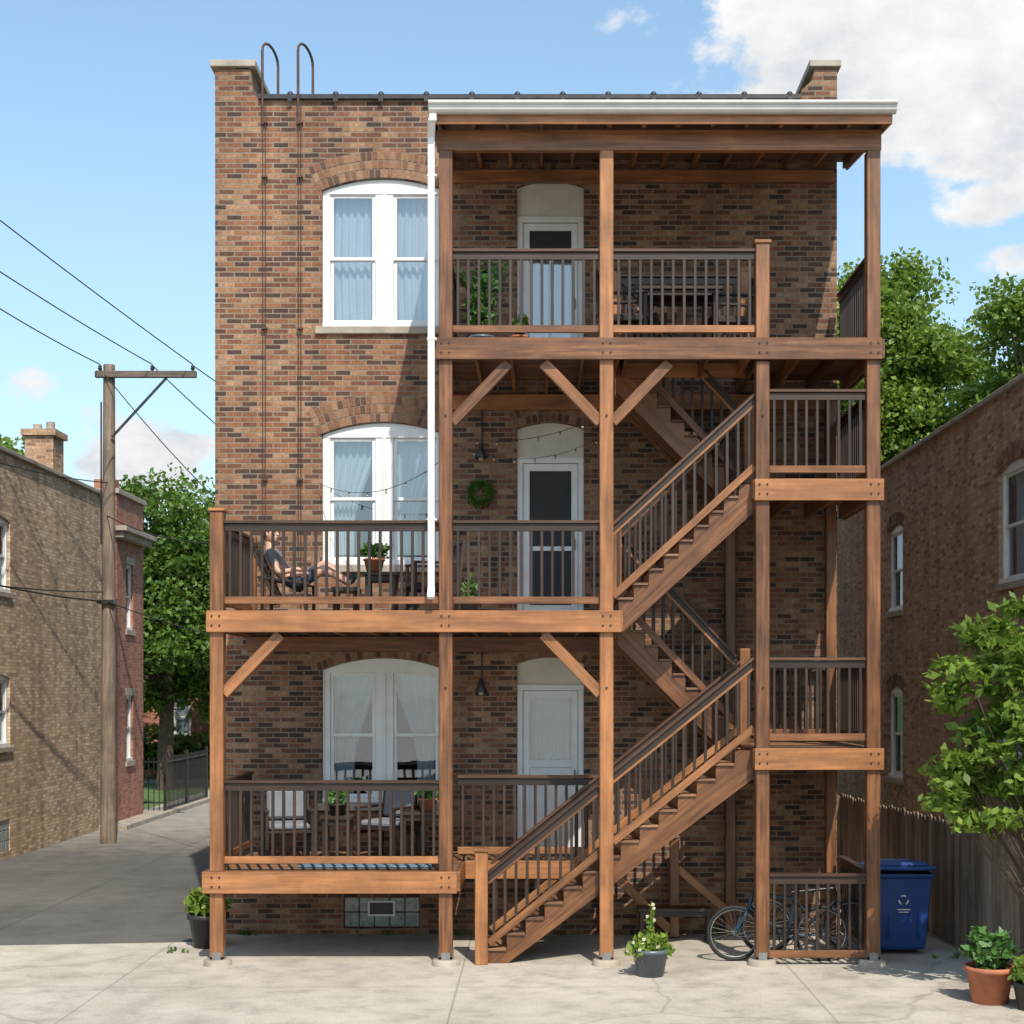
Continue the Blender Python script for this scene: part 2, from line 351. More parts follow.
def dbl_window(o,parent,T,styles=('full','full'),mull=.24,double=True,name='window'):
    x0,x1,z0,sp,ri=o; f=MB(T); g=MB(T); c=MB(T)
    yf0,yf1=.05,.13; jw=.10 if double else .075
    top=sp-.04
    f.bx(x0+.001,x0+jw,yf0,yf1,z0+.07,top); f.bx(x1-jw,x1-.001,yf0,yf1,z0+.07,top)
    f.bx(x0+.001,x1-.001,yf0-.04,yf1,z0+.002,z0+.07)
    if ri>0: arched_panel(f,o,top,yf0-.005,yf1,0,.001)
    else: f.bx(x0+.001,x1-.001,yf0-.005,yf1,top,sp-.002)
    xm=(x0+x1)/2
    panes=[(x0+jw,xm-mull/2),(xm+mull/2,x1-jw)] if double else [(x0+jw,x1-jw)]
    if double:
        f.bx(xm-mull/2,xm+mull/2,yf0+.005,yf1,z0+.07,top); f.bx(xm-.02,xm+.02,yf0-.015,yf0+.004,z0+.07,top)
    zm=(z0+.07+top)/2
    for (a,b),st in zip(panes,styles):
        for (za,zb,yy) in((zm-.02,top,.075),(z0+.07,zm+.02,.103)):
            t=.045
            f.bx(a,a+t,yy,yy+.026,za,zb);f.bx(b-t,b,yy,yy+.026,za,zb);f.bx(a+t,b-t,yy,yy+.026,za,za+t);f.bx(a+t,b-t,yy,yy+.026,zb-t,zb)
            g.add([(a+t,yy+.013,za+t),(b-t,yy+.013,za+t),(b-t,yy+.013,zb-t),(a+t,yy+.013,zb-t)],[(0,1,2,3)])
        if st: curtain(c,a,b,z0+.08,top,.22,st)
    f.obj(name+'_frame',['white'],parent,.004); g.obj(name+'_glass',['glass'],parent)
    if c.v: c.obj(name+'_curtain',['curt'],parent)
# ================================================================== MAIN BUILDING
WY=2.2
def main_building():
    E=empty('brick_apartment_building'); T=Matrix.Translation((0,WY,0))
    wins=[(-2.885,-1.245,8.04,9.85,.16),(-2.885,-1.245,4.89,6.62,.16),(-2.885,-1.245,1.74,3.50,.16)]
    doors=[(-.304,.582,7.352,9.89,.09),(-.304,.582,4.162,6.69,.09),(-.304,.582,1.108,3.58,.09)]
    base=[(-2.6,-1.59,.09,.49,0)]
    w=MB(T); wall(w,-4.30,3.93,-.3,11.04,wins+doors+base,.13)
    w.obj('front_wall',['brick'],E)
    b=MB()
    for x in(-4.30,3.93): b.add([(x,WY,-.3),(x,18,-.3),(x,18,11.04),(x,WY,11.04)],[(0,1,2,3)])
    b.add([(-4.3,18,-.3),(3.93,18,-.3),(3.93,18,11.04),(-4.3,18,11.04)],[(0,1,2,3)])
    b.add([(-4.3,WY,10.9),(3.93,WY,10.9),(3.93,18,10.9),(-4.3,18,10.9)],[(0,1,2,3)],None,1)
    b.prism([(-4.302,11.04),(-3.72,11.04),(-3.80,11.14),(-3.83,11.47),(-4.302,11.47)],WY+.001,17.9)
    b.prism([(3.932,11.04),(3.932,11.47),(3.64,11.47),(3.60,11.3),(3.46,11.18),(3.44,11.04)],WY+.001,17.9)
    b.obj('side_walls_and_parapets',['brick','roofm'],E)
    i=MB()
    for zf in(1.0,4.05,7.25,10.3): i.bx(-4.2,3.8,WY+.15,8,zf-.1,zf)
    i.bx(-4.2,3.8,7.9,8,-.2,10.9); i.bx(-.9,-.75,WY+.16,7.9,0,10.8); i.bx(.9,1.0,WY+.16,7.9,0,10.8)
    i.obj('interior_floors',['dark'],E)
    a=MB(T)
    for o in wins: arch(a,o,3)
    for o in doors: arch(a,o,2)
    a.obj('brick_arches',['vous','mortar'],E)
    t=MB()
    t.bx(-4.36,-3.76,WY-.05,17.95,11.471,11.56); t.bx(3.56,3.98,WY-.05,17.95,11.471,11.56)
    for z0 in(8.04,4.89,1.74): t.bx(-2.97,-1.16,WY-.055,WY+.10,z0-.10,z0-.002)
    t.obj('stone_caps_and_sills',['stone'],E,.008)
    c=MB(); c.bx(-3.72,3.45,WY-.06,WY+.3,11.042,11.10)
    for k in range(12):
        x=-3.3+k*.6; c.ball((x,WY-.03,11.10),.045,0,6); c.bx(x-.03,x+.03,WY-.068,WY-.061,11.0,11.09)
    c.obj('metal_coping',['steel'],E)
    sty=[('full','full'),('left','left'),('left','right')]
    for o,s in zip(wins,sty): dbl_window(o,E,T,s)
    for k,o in enumerate(doors):
        x0,x1,z0,sp,ri=o; f=MB(T); hd=z0+2.08+(.04 if k==2 else 0)
        f.bx(x0+.001,x0+.075,.03,.12,z0+.002,hd); f.bx(x1-.075,x1-.001,.03,.12,z0+.002,hd); f.bx(x0+.001,x1-.001,.025,.12,hd,hd+.08)
        f.obj('door_frame',['white'],E,.004)
        p=MB(T); arched_panel(p,o,hd+.08,.06,.12,0,.001); p.obj('transom_panel',['offw'],E)
        a,b=x0+.08,x1-.08; d=MB(T); t_=.085
        d.bx(a,a+t_,.06,.10,z0+.01,hd-.005,0); d.bx(b-t_,b,.06,.10,z0+.01,hd-.005,0)
        d.bx(a+t_,b-t_,.06,.10,hd-.1,hd-.005,0)
        if k==1:
            d.bx(a+t_,b-t_,.06,.10,z0+.01,z0+.2,0); d.bx(a+t_,b-t_,.06,.10,z0+.92,z0+.98,0)
            d.add([(a+t_,.09,z0+.2),(b-t_,.09,z0+.2),(b-t_,.09,hd-.1),(a+t_,.09,hd-.1)],[(0,1,2,3)],None,2)
        elif k==2:
            d.bx(a+t_,b-t_,.06,.10,z0+.01,z0+.25,0); d.bx(a+t_,b-t_,.06,.10,z0+1.1,z0+1.2,0)
            d.bx(a+t_,b-t_,.08,.095,z0+.25,z0+1.1,0); d.bx(a+t_+.05,b-t_-.05,.07,.08,z0+.32,z0+1.03,0)
            d.add([(a+t_,.08,z0+1.2),(b-t_,.08,z0+1.2),(b-t_,.08,hd-.1),(a+t_,.08,hd-.1)],[(0,1,2,3)],None,1)
            cc=MB(T); curtain(cc,a+t_,b-t_,z0+1.2,hd-.1,.16,'full'); cc.obj('door_curtain',['curt'],E)
        else:
            d.bx(a+t_,b-t_,.06,.10,z0+.01,z0+.3,0); d.bx(a+t_,b-t_,.06,.10,z0+1.62,z0+1.68,0); d.bx((a+b)/2-.015,(a+b)/2+.015,.07,.10,z0+.3,z0+1.62,0)
            d.add([(a+t_,.08,z0+.3),(b-t_,.08,z0+.3),(b-t_,.08,z0+1.62),(a+t_,.08,z0+1.62)],[(0,1,2,3)],None,1)
            d.add([(a+t_,.08,z0+1.68),(b-t_,.08,z0+1.68),(b-t_,.08,hd-.1),(a+t_,.08,hd-.1)],[(0,1,2,3)],None,2)
            cc=MB(T); curtain(cc,a+t_,b-t_,z0+.3,z0+1.62,.17,'full'); cc.obj('door_curtain',['curt'],E)
        d.cyl((b-.04,.055,z0+1.0),(b-.04,.02,z0+1.0),.012,.012,8,3); d.beam((b-.04,.02,z0+.93),(b-.04,.02,z0+1.07),.015,.02,3)
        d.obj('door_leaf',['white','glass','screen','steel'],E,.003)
    g=MB(T); 
    for i_ in range(5):
        for j in range(2):
            xx=-2.6+i_*.202; zz=.09+j*.2
            g.bx(xx+.004,xx+.198,.04+.002*random.random(),.12,zz+.004,zz+.196)
    g.obj('glass_block_window',['glassblk'],E,.01)
    v=MB(T); v.bx(-2.28,-1.92,.01,.045,.24,.265);v.bx(-2.28,-1.92,.01,.045,.42,.445);v.bx(-2.28,-2.255,.01,.045,.265,.42);v.bx(-1.945,-1.92,.01,.045,.265,.42)
    v.bx(-2.255,-1.945,.03,.036,.265,.42,1); v.obj('vent_frame',['white','steel'],E)
    l=MB()
    for x in(-3.66,-3.19):
        for dx in(0,.07):
            l.tube([(x+dx*.5,WY-.05,5.0 if dx==0 else 4.3),(x+dx*.5,WY-.05,11.0)],.006,6)
        pts=[(x,WY-.06,10.7),(x,WY-.08,11.6)]+[(x+.06-.06*math.cos(a*math.pi/10),WY-.08+.25*(1-math.cos(a*math.pi/10)),11.66+.17*math.sin(a*math.pi/10)) for a in range(11)]+[(x+.12,WY+.42,11.0)]
        l.tube(pts,.018,8)
        for z in(6,8,10,10.72): l.bx(x-.02,x+.055,WY-.065,WY+.0,z,z+.025)
    l.obj('roof_access_rails',['rust'],E)
    return E
MAIN=main_building()
# ================================================================== PORCH
PX=[-3.79,-1.106,.78,2.61,3.91]; Z1,Z2,Z3=1.106,4.16,7.35; L1,L2=2.55,5.70
def porch():
    E=empty('wooden_porch'); pw=.16
    p=MB()
    def post(x,y,z0,z1,w=pw,mi=0): p.bx(x-w/2,x+w/2,y-w/2,y+w/2,z0,z1,mi)
    post(PX[0],0,.1,Z1-.03); post(PX[0],0,Z1+.0,Z2-.03); post(PX[0],0,Z2,Z2+1.17)
    for x in PX[1:3]: post(x,0,.1,9.56)
    post(PX[3],0,.1,Z3-.26); post(PX[3],0,Z3+0,Z3+1.12); post(PX[4],0,.1,9.56)
    for x,z in((PX[0],Z2+1.17),(PX[3],Z3+1.12)): p.box((x,0,z+.02),(.2,.2,.04))
    post(-.69,.06,0.0,1.33,.15); p.box((-.69,.06,1.35),(.19,.19,.04))
    for x,z in((2.5,L2),(3.82,Z3-.2),(.86,Z1)): post(x,2.08,.02,z-.05,.13)
    post(2.55,1.05,L1,L1+1.2,.13); post(.95,1.05,Z2,Z2+1.1,.13); post(2.6,1.05,L2,L2+1.1,.13); post(.95,1.08,Z3,Z3+1.1,.12); post(2.55,1.08,Z3,Z3+1.1,.12)
    post(1.75,1.9,.02,1.3,.12); post(PX[0],2.08,Z2,Z2+1.1,.12)
    p.obj('posts',['wood'],E,.008)
    b=MB()
    def brace(x,z,dx,L=.72,y=0):
        b.beam((x+dx*.07,y,z-L),(x+dx*(L+.02),y,z-.02),.09,.13)
    brace(PX[1],Z3-.25,1);brace(PX[2],Z3-.25,-1);brace(PX[2],Z3-.25,1)
    brace(PX[0],Z2-.25,1);brace(PX[2],Z2-.25,-1)
    b.beam((.9,1.9,.9),(1.7,1.9,.1),.09,.12); b.beam((1.75,1.9,.95),(2.45,1.9,.35),.08,.1)
    for x in PX[1:3]: b.beam((x,.08,Z3-.85),(x,.65,Z3-.28),.09,.1)
    b.obj('braces',['wood'],E,.006)
    d=MB(); j=MB(); h=MB(); hb=MB()
    def boards(x0,x1,y0,y1,z):
        y=y0
        while y<y1-.02:
            yy=min(y+.138,y1); d.bx(x0,x1,y,yy,z-.03,z); y+=.144
    def joists(x0,x1,y0,y1,z,sp=.4):
        n=max(2,int((x1-x0)/sp)); 
        for i in range(n+1):
            x=x0+.03+(x1-x0-.06)*i/n; j.bx(x-.02,x+.02,y0,y1,z-.215,z-.032)
    def rim(x0,x1,z,y=-.13,h_=.25): 
        j.bx(x0,x1,y,y+.045,z-h_,z+.004)
    def bolts(x,z,y=-.13):
        for dx in(-.045,.045):
            for dz in(.06,.17): hb.cyl((x+dx,y-.012,z-dz),(x+dx,y,z-dz),.012,.012,8)
    boards(-3.92,-.98,-.08,2.16,Z1); joists(-3.92,-.98,-.083,2.15,Z1); rim(-3.95,-.97,Z1)
    j.bx(-3.965,-3.925,-.08,2.15,Z1-.23,Z1-.003); j.bx(-.975,-.935,-.083,1.0,Z1-.23,Z1-.003)
    boards(-.93,.86,1.05,2.16,Z1); joists(-.93,.86,1.09,2.15,Z1); rim(-.93,.88,Z1,1.0,.22)
    boards(-3.87,.93,-.08,2.16,Z2); joists(-3.87,.93,-.083,2.15,Z2); rim(-3.90,.955,Z2)
    j.bx(-3.915,-3.875,-.08,2.15,Z2-.23,Z2-.003); j.bx(.935,.975,-.083,2.15,Z2-.23,Z2-.003)
    boards(-1.20,.95,-.08,2.16,Z3); joists(-1.20,.95,-.083,2.15,Z3)
    boards(.95,2.56,-.08,1.1,Z3); joists(.99,2.5,-.083,1.06,Z3)
    boards(2.56,4.0,-.08,2.16,Z3); joists(2.58,4.0,-.083,2.15,Z3); rim(-1.23,4.0,Z3)
    j.bx(-1.245,-1.205,-.08,2.15,Z3-.23,Z3-.003); j.bx(4.005,4.04,-.083,2.15,Z3-.23,Z3-.003); j.bx(.95,2.56,1.06,1.1,Z3-.215,Z3-.033)
    for z in(L1,L2):
        boards(2.54,3.98,-.08,2.12,z); joists(2.54,3.98,-.083,2.1,z); rim(2.51,4.02,z)
        j.bx(3.985,4.02,-.083,2.1,z-.23,z-.003); j.bx(2.495,2.535,-.083,2.1,z-.23,z-.003)
    j.bx(-3.87,.93,2.10,2.19,Z2-.42,Z2-.22); j.bx(-1.2,3.9,2.10,2.19,Z3-.42,Z3-.22)
    for x in(PX[0],PX[1],PX[2]): bolts(x,Z2)
    for x in PX[1:]: bolts(x,Z3)
    for x in PX[:2]: bolts(x,Z1)
    for x in PX[3:]: bolts(x,L1); bolts(x,L2)
    d.obj('deck_boards',['deckb'],E,.003); j.obj('joists_and_rims',['wood'],E,.005)
    rk=MB(); rw=MB(); rc=MB()
    def rail(p0,p1,h_=1.05,bot=.10,sp=.125):
        p0=Vector(p0);p1=Vector(p1); hv=Vector((0,0,1)); d_=p1-p0; Lh=math.hypot(d_.x,d_.y); n=max(1,round(Lh/sp))
        sl=abs(d_.z)>.05
        rc.beam(p0+hv*(h_),p1+hv*(h_),.095,.035); (rk).beam(p0+hv*(h_-.065),p1+hv*(h_-.065),.04,.085)
        if sl: rw.beam(p0+hv*(h_-.125),p1+hv*(h_-.125),.045,.03)
        rw.beam(p0+hv*(bot+.03),p1+hv*(bot+.03),.045,.085)
        ang=math.atan2(d_.y,d_.x); Rm=Matrix.Rotation(ang,3,'Z')
        for i in range(n):
            q=p0+d_*((i+.5)/n); 
            rk.box((q.x,q.y,q.z+(bot+.06+h_-.09)/2),(.034,.034,h_-.09-bot-.06+.06),Rm)
    hw=.08
    for zf in(Z1,Z2): rail((PX[0]+hw,0,zf),(PX[1]-hw,0,zf)); rail((PX[0],hw,zf),(PX[0],2.0,zf))
    rail((PX[1]+hw,0,Z2),(PX[2]-hw,0,Z2))
    rail((PX[1]+hw,1.05,Z1),(.78,1.05,Z1))
    rail((PX[1]+hw,0,Z3),(PX[2]-hw,0,Z3)); rail((PX[2]+hw,0,Z3),(PX[3]-hw,0,Z3)); rail((PX[1],hw,Z3),(PX[1],2.1,Z3))
    rail((3.93,hw,Z3),(3.93,2.0,Z3)); rail((1.01,1.08,Z3),(2.49,1.08,Z3))
    for z in(L1,L2): rail((PX[3]+hw,0,z),(PX[4]-hw,0,z)); rail((3.93,hw,z),(3.93,2.0,z)); 
    rail((PX[3]+hw,2.05,L1),(3.75,2.05,L1))
    rail((PX[3]+hw,0,.0),(PX[4]-hw,0,.0),1.06,.1); rail((3.93,hw,0),(3.93,1.9,0),1.06,.1)
    st=MB(); tr=MB()
    def stairs(x0,z0,x1,z1,n,y0,y1,ground=False):
        ri=(z1-z0)/n; ru=(x1-x0)/n; s=1 if ru>0 else -1
        up=[(x0,z0)]
        for i in range(n): up+=[(x0+i*ru,z0+(i+1)*ri-.032),(x0+(i+1)*ru,z0+(i+1)*ri-.032)] 
        dz=.34
        low=[(x1,z1-dz-.02)]
        if ground: low+=[(x0+(dz-ri)*ru/ri+ru*.2,z0)]
        else: low+=[(x0+ru*.3,z0-.24),(x0,z0-.24)]
        for y in(y0,y1-.045,): st.prism(up+low,y,y+.045)
        st.prism(up+low,(y0+y1)/2-.02,(y0+y1)/2+.02)
        for i in range(n-1):
            xa=x0+i*ru-s*.03; xb=x0+(i+1)*ru-s*.005; zt=z0+(i+1)*ri
            tr.bx(min(xa,xb),max(xa,xb),y0-.03,y1+.02,zt-.03,zt)
            st.bx(x0+i*ru,x0+i*ru+s*.018,y0+.047,y1-.047,zt-ri+.002,zt-.034)
    A0=(-.62,0.0);A1=(2.53,L1)
    stairs(A0[0],A0[1],A1[0],A1[1],14,.10,1.0,True)
    stairs(2.50,L1,.97,Z2,9,1.12,2.05)
    stairs(.93,Z2,2.53,L2,9,.10,1.0)
    stairs(2.50,L2,.95,Z3,9,1.14,2.05)
    st.obj('stair_stringers',['wood'],E,.003); tr.obj('stair_treads',['deckb'],E,.004)
    sA=(A1[1]-0)/(A1[0]-A0[0])
    def zA(x): return (x-A0[0])*sA+.09
    hh=.98
    rail((-.61,.06,zA(-.61)),(PX[2]-hw,.06,zA(PX[2]-hw)),hh,.12); rail((PX[2]+hw,.06,zA(PX[2]+hw)),(PX[3]-hw,.06,zA(PX[3]-hw)),hh,.12)
    rail((-.61,1.04,zA(-.61)),(2.5,1.04,zA(2.5)),hh,.12)
    rail((PX[2]+hw,.06,Z2+.03),(PX[3]-hw,.06,L2+.02),1.0,.12)
    rail((1.0,1.02,Z2+.1),(2.5,1.02,L2+.02),1.0,.12)
    rail((2.45,1.1,L1+.12),(1.0,1.1,Z2+.05),.98,.12); rail((2.45,1.1,L2+.12),(1.0,1.1,Z3+.03),.98,.12)
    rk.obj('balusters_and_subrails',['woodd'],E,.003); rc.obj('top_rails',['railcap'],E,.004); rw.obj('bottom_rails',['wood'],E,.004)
    # roof
    r=MB(); r.bx(-1.21,4.0,-.075,.0,9.56,9.80); r.bx(-1.21,4.0,.003,.075,9.58,9.79)
    zr=9.86; sl=.33/2.47
    x=-1.18
    while x<4.05:
        r.beam((x,-.29,zr),(x,2.18,zr+.33),.04,.12); x+=.4
    r.bx(-1.2,3.88,2.10,2.19,9.93,10.09)
    r.obj('roof_beam_and_rafters',['wood'],E,.004)
    q=MB()
    y=-.30
    while y<2.19:
        z=zr+.072+(y+.3)*sl; q.beam((-1.24,y+.068,z+.068*sl),(4.05,y+.068,z+.068*sl),.134,.02); y+=.138
    q.obj('roof_sheathing',['deckb'],E)
    q=MB(); q.add([(-1.28,-.33,zr+.095),(4.09,-.33,zr+.095),(4.09,2.19,zr+.095+.337),(-1.28,2.19,zr+.095+.337)],[(0,1,2,3)]); q.obj('roof_covering',['roofm'],E)
    f=MB(); f.bx(-1.25,4.06,-.335,-.302,9.77,9.95); f.beam((4.06,-.3,9.87),(4.06,2.19,10.20),.035,.17); f.beam((-1.26,-.3,9.87),(-1.26,2.19,10.20),.035,.17); f.obj('fascia',['wood'],E,.004)
    g=MB(Matrix(((0,1,0,0),(1,0,0,0),(0,0,1,0),(0,0,0,1))))
    g.prism([(-.338,9.995),(-.338,9.875),(-.40,9.875),(-.43,9.90),(-.445,9.95),(-.465,9.955),(-.475,9.97),(-.475,9.995)],-1.28,4.10)
    g.obj('gutter',['alu'],E,.003)
    g=MB(); g.bx(-1.275,-1.19,-.40,-.34,9.78,9.878)
    g.beam((-1.245,-.37,9.82),(-1.265,-.20,9.68),.085,.065); g.bx(-1.305,-1.225,-.225,-.16,4.40,9.69)
    for z in(5.2,7.3,9.2): g.bx(-1.315,-1.2,-.23,-.14,z,z+.03)
    g.beam((-1.265,-.19,4.42),(-1.265,-.26,4.30),.085,.065)
    g.obj('downspout',['white'],E,.008)
    k=MB()
    for x in PX: k.lathe([(.001,.07),(.15,.07),(.165,.05),(.18,-.1)],(x,0,0),16)
    k.obj('concrete_footings',['stone'],E)
    for x in PX:
        for sx in(-1,1): h.bx(x+sx*.0815,x+sx*.0865,-.05,.05,.07,.2)
        h.bx(x-.05,x+.05,-.086,-.0815,.07,.16)
    h.obj('post_base_brackets',['galv'],E)
    for x in PX[1:4]:
        for z in(Z2-.9,Z3-.9): hb.cyl((x,-.095,z),(x,-.08,z),.014,.014,8)
    hb.obj('carriage_bolts',['boltm'],E)
porch()
# ================================================================== NEIGHBOURS
def left_building():
    E=empty('tan_brick_building')
    T=Matrix(((0,-1,0,-10.2),(1,0,0,0),(0,0,1,0),(0,0,0,1)))
    ops=[(10.15,11.2,5.1,6.45,.08),(10.15,11.2,2.15,3.45,.08),(4.0,5.2,5.1,6.45,.08),(4,5.2,2.15,3.45,.08),(10.4,11.2,.15,.75,0)]
    w=MB(T); wall(w,-2,17.3,-.3,7.75,ops,.12); 
    w.obj('alley_wall',['brick_tan'],E)
    b=MB(); b.add([(-10.2,17.3,-.3),(-22,17.3,-.3),(-22,17.3,7.75),(-10.2,17.3,7.75)],[(0,1,2,3)]); b.add([(-10.2,-2,-.3),(-22,-2,-.3),(-22,-2,7.75),(-10.2,-2,7.75)],[(0,1,2,3)])
    b.add([(-22,-2,-.3),(-22,17.3,-.3),(-22,17.3,7.75),(-22,-2,7.75)],[(0,1,2,3)]); b.add([(-10.2,-2,7.6),(-22,-2,7.6),(-22,17.3,7.6),(-10.2,17.3,7.6)],[(0,1,2,3)],None,1)
    b.bx(-10.95,-10.35,14.2,14.9,7.6,8.65); b.bx(-11.02,-10.28,14.13,14.97,8.65,8.78)
    b.obj('walls_and_chimney',['brick_tan2','roofm'],E)
    c=MB(); c.bx(-10.5,-10.13,-2.05,17.35,7.755,7.84); c.bx(-22,-10.5,17.0,17.35,7.755,7.84)
    c.cyl((-10.78,14.5,8.78),(-10.78,14.5,8.93),.09,.09); c.cyl((-10.5,14.5,8.78),(-10.5,14.5,8.98),.09,.09)
    c.obj('coping_and_flues',['stone'],E,.01)
    for o in ops[:4]: dbl_window(o,E,T,('full',),double=False)
    g=MB(T)
    for i in range(4):
        for j in range(3): g.bx(10.403+i*.2,10.597+i*.2,.02,.1,.153+j*.2,.347+j*.2)
    g.obj('glass_block_window',['glassblk'],E,.01)
    i=MB(); i.bx(-11,-10.9,-1.9,17.2,-.2,7.5); i.obj('interior',['dark'],E)
    s=MB(T)
    for o in ops[:4]: s.bx(o[0]-.06,o[1]+.06,-.04,.1,o[2]-.1,o[2]-.002)
    s.obj('window_sills',['stone'],E,.005)
left_building()
def red_building():
    E=empty('red_brick_building')
    T=Matrix(((0,-1,0,-10.05),(1,0,0,0),(0,0,1,0),(0,0,0,1)))
    ops=[(18.75,19.35,4.7,6.3,0),(18.75,19.35,1.5,3.1,0)]
    w=MB(T); wall(w,17.9,20.3,-.3,7.9,ops,.1); w.obj('alley_wall',['brick_red'],E)
    b=MB(); b.add([(-10.05,17.9,-.3),(-20,17.9,-.3),(-20,17.9,7.9),(-10.05,17.9,7.9)],[(0,1,2,3)]); b.add([(-10.05,20.3,-.3),(-20,20.3,-.3),(-20,20.3,7.9),(-10.05,20.3,7.9)],[(0,1,2,3)])
    b.add([(-10.05,17.9,7.8),(-20,17.9,7.8),(-20,20.3,7.8),(-10.05,20.3,7.8)],[(0,1,2,3)]); b.bx(-10.6,-10.1,17.95,18.3,7.9,8.25)
    b.obj('walls',['brick_red'],E)
    c=MB(); c.bx(-10.6,-9.98,17.85,20.4,7.9,8.02); c.bx(-10.049,-9.75,17.7,20.5,7.0,7.12); c.bx(-10.049,-9.85,17.8,20.4,6.85,7.0); c.obj('cornice',['stone'],E,.01)
    for o in ops: dbl_window(o,E,T,('full',),double=False)
    s=MB(T)
    for o in ops: s.bx(o[0]-.08,o[1]+.08,-.04,.08,o[2]-.12,o[2]-.002); s.bx(o[0]-.08,o[1]+.08,-.02,.05,o[3]+.002,o[3]+.18)
    s.obj('sills_and_lintels',['stone'],E)
    i=MB(); i.bx(-10.8,-10.7,18,20.2,0,7.5); i.obj('interior',['dark'],E)
red_building()
def right_building():
    E=empty('tan_brick_apartment_building')
    T=Matrix(((0,1,0,6.6),(-1,0,0,0),(0,0,1,0),(0,0,0,1)))
    def op(yc,z0,z1,w=1.0): return (-yc-w/2,-yc+w/2,z0,z1,.1)
    ops=[op(3.25,4.75,6.35,1.35),op(3.25,1.45,3.2,1.35),op(10.2,4.7,6.2,1.15),op(10.2,1.6,3.2,1.15),op(-3,4.75,6.35,1.15)]
    w=MB(T); wall(w,-20,6,-.3,7.45,ops,.12); w.obj('side_wall',['brick_tan2'],E)
    b=MB()
    for y in(-6,20): b.add([(6.6,y,-.3),(16,y,-.3),(16,y,7.45),(6.6,y,7.45)],[(0,1,2,3)])
    b.add([(16,-6,-.3),(16,20,-.3),(16,20,7.45),(16,-6,7.45)],[(0,1,2,3)]); b.add([(6.6,-6,7.3),(16,-6,7.3),(16,20,7.3),(6.6,20,7.3)],[(0,1,2,3)],None,1)
    b.obj('walls',['brick_tan2','roofm'],E)
    c=MB(); c.bx(6.53,6.9,-6.05,20.05,7.452,7.53); c.obj('coping',['stone'],E,.01)
    a=MB(T)
    for o in ops: arch(a,o,2)
    a.obj('brick_arches',['vous','mortar'],E)
    for o in ops: dbl_window(o,E,T,('full',),double=False)
    s=MB(T)
    for o in ops: s.bx(o[0]-.06,o[1]+.06,-.04,.1,o[2]-.1,o[2]-.002)
    s.obj('window_sills',['stone'],E,.005)
    i=MB(); i.bx(7.4,7.5,-5.8,19.8,0,7.2); i.obj('interior',['dark'],E)
right_building()
def far_house():
    E=empty('brick_house'); T=Matrix.Translation((0,39,0))
    ops=[(-13.9,-13.2,1.5,2.9,0),(-11.9,-11.2,1.5,2.9,0)]
    w=MB(T); wall(w,-19,-9.5,-.2,4.4,ops,.12); w.obj('front_wall',['brick_red'],E)
    b=MB(); 
    for x in(-19,-9.5): b.add([(x,39,-.2),(x,48,-.2),(x,48,4.4),(x,39,4.4)],[(0,1,2,3)])
    b.obj('side_walls',['brick_red'],E)
    r=MB(Matrix(((0,1,0,0),(1,0,0,0),(0,0,1,0),(0,0,0,1)))); r.prism([(38.5,4.402),(48.5,4.402),(43.5,7)],-19.4,-9.1); r.obj('roof',['roofm'],E)
    for o in ops: dbl_window(o,E,T,('full',),double=False)
    i=MB(); i.bx(-18.8,-9.7,39.6,39.7,0,4.3); i.obj('interior',['dark'],E)
far_house()
# ================================================================== GROUND
def sheet(name,poly,z,mat):
    me=bpy.data.meshes.new(name); me.from_pydata([(x,y,z) for x,y in poly],[],[tuple(range(len(poly)))]); me.materials.append(M[mat])
    o=bpy.data.objects.new(name,me); COL.objects.link(o); return o
sheet('ground',[(-400,-400),(400,-400),(400,700),(-400,700)],-.012,'grass')
sheet('concrete_yard',[(-60,-390),(60,-390),(60,1.6),(6.6,1.6),(6.6,9),(-4.3,9),(-4.45,1.6),(-60,-4.4)],0,'conc')  # unseen stretch behind camera added to keep green grass out of glass reflections
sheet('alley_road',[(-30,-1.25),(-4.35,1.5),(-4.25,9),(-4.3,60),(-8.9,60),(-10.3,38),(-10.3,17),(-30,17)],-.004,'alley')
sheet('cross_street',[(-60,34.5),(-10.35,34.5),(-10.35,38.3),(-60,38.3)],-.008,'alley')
k=MB(); k.bx(-10.35,-9.55,17.0,34,-.05,.11); k.obj('kerb',['stone'],None,.01)
cl=[]; g=np.random.default_rng(5)
for i in range(22):
    x=-4.3+g.random()*8.2; cl.append(((x,2.12,.03),(.1,.05,.07),14))
for (x,y) in((5.0,.5),(4.4,1.9),(-4.4,1.0)):
    for k_ in range(3): cl.append(((x+g.normal()*.15,y+g.normal()*.15,.02),(.05,.05,.03),8))
leaves('weeds',cl,.03,'leafA',seed=9)
# ================================================================== POLE & WIRES
E=empty('utility_pole'); p=MB(); p.cyl((-9.12,14,-.2),(-9.10,14,10.1),.17,.12,16); p.obj('pole',['pole'],E)
p=MB(); p.bx(-9.35,-7.22,13.80,13.90,9.80,9.94); p.obj('crossarm',['poled'],E,.01)
p=MB(); p.beam((-9.0,13.85,8.55),(-7.85,13.85,9.80),.03,.05); 
for x in(-9.25,-8.15,-7.3): p.lathe([(.02,0),(.035,.03),(.05,.05),(.03,.08),(.045,.10),(.0,.14)],(x,13.85,9.94),10)
p.bx(-9.3,-8.95,13.78,13.98,5.05,5.13); p.cyl((-9.24,13.9,9.3),(-9.24,13.9,6.3),.02,.02,6)
p.obj('brace_and_insulators',['steel'],E)
def wire(mb,a,b,sag,r=.012):
    a=Vector(a);b=Vector(b); mb.tube([a.lerp(b,i/24)-Vector((0,0,sag*4*(i/24)*(1-i/24))) for i in range(25)],r,5)
w=MB()
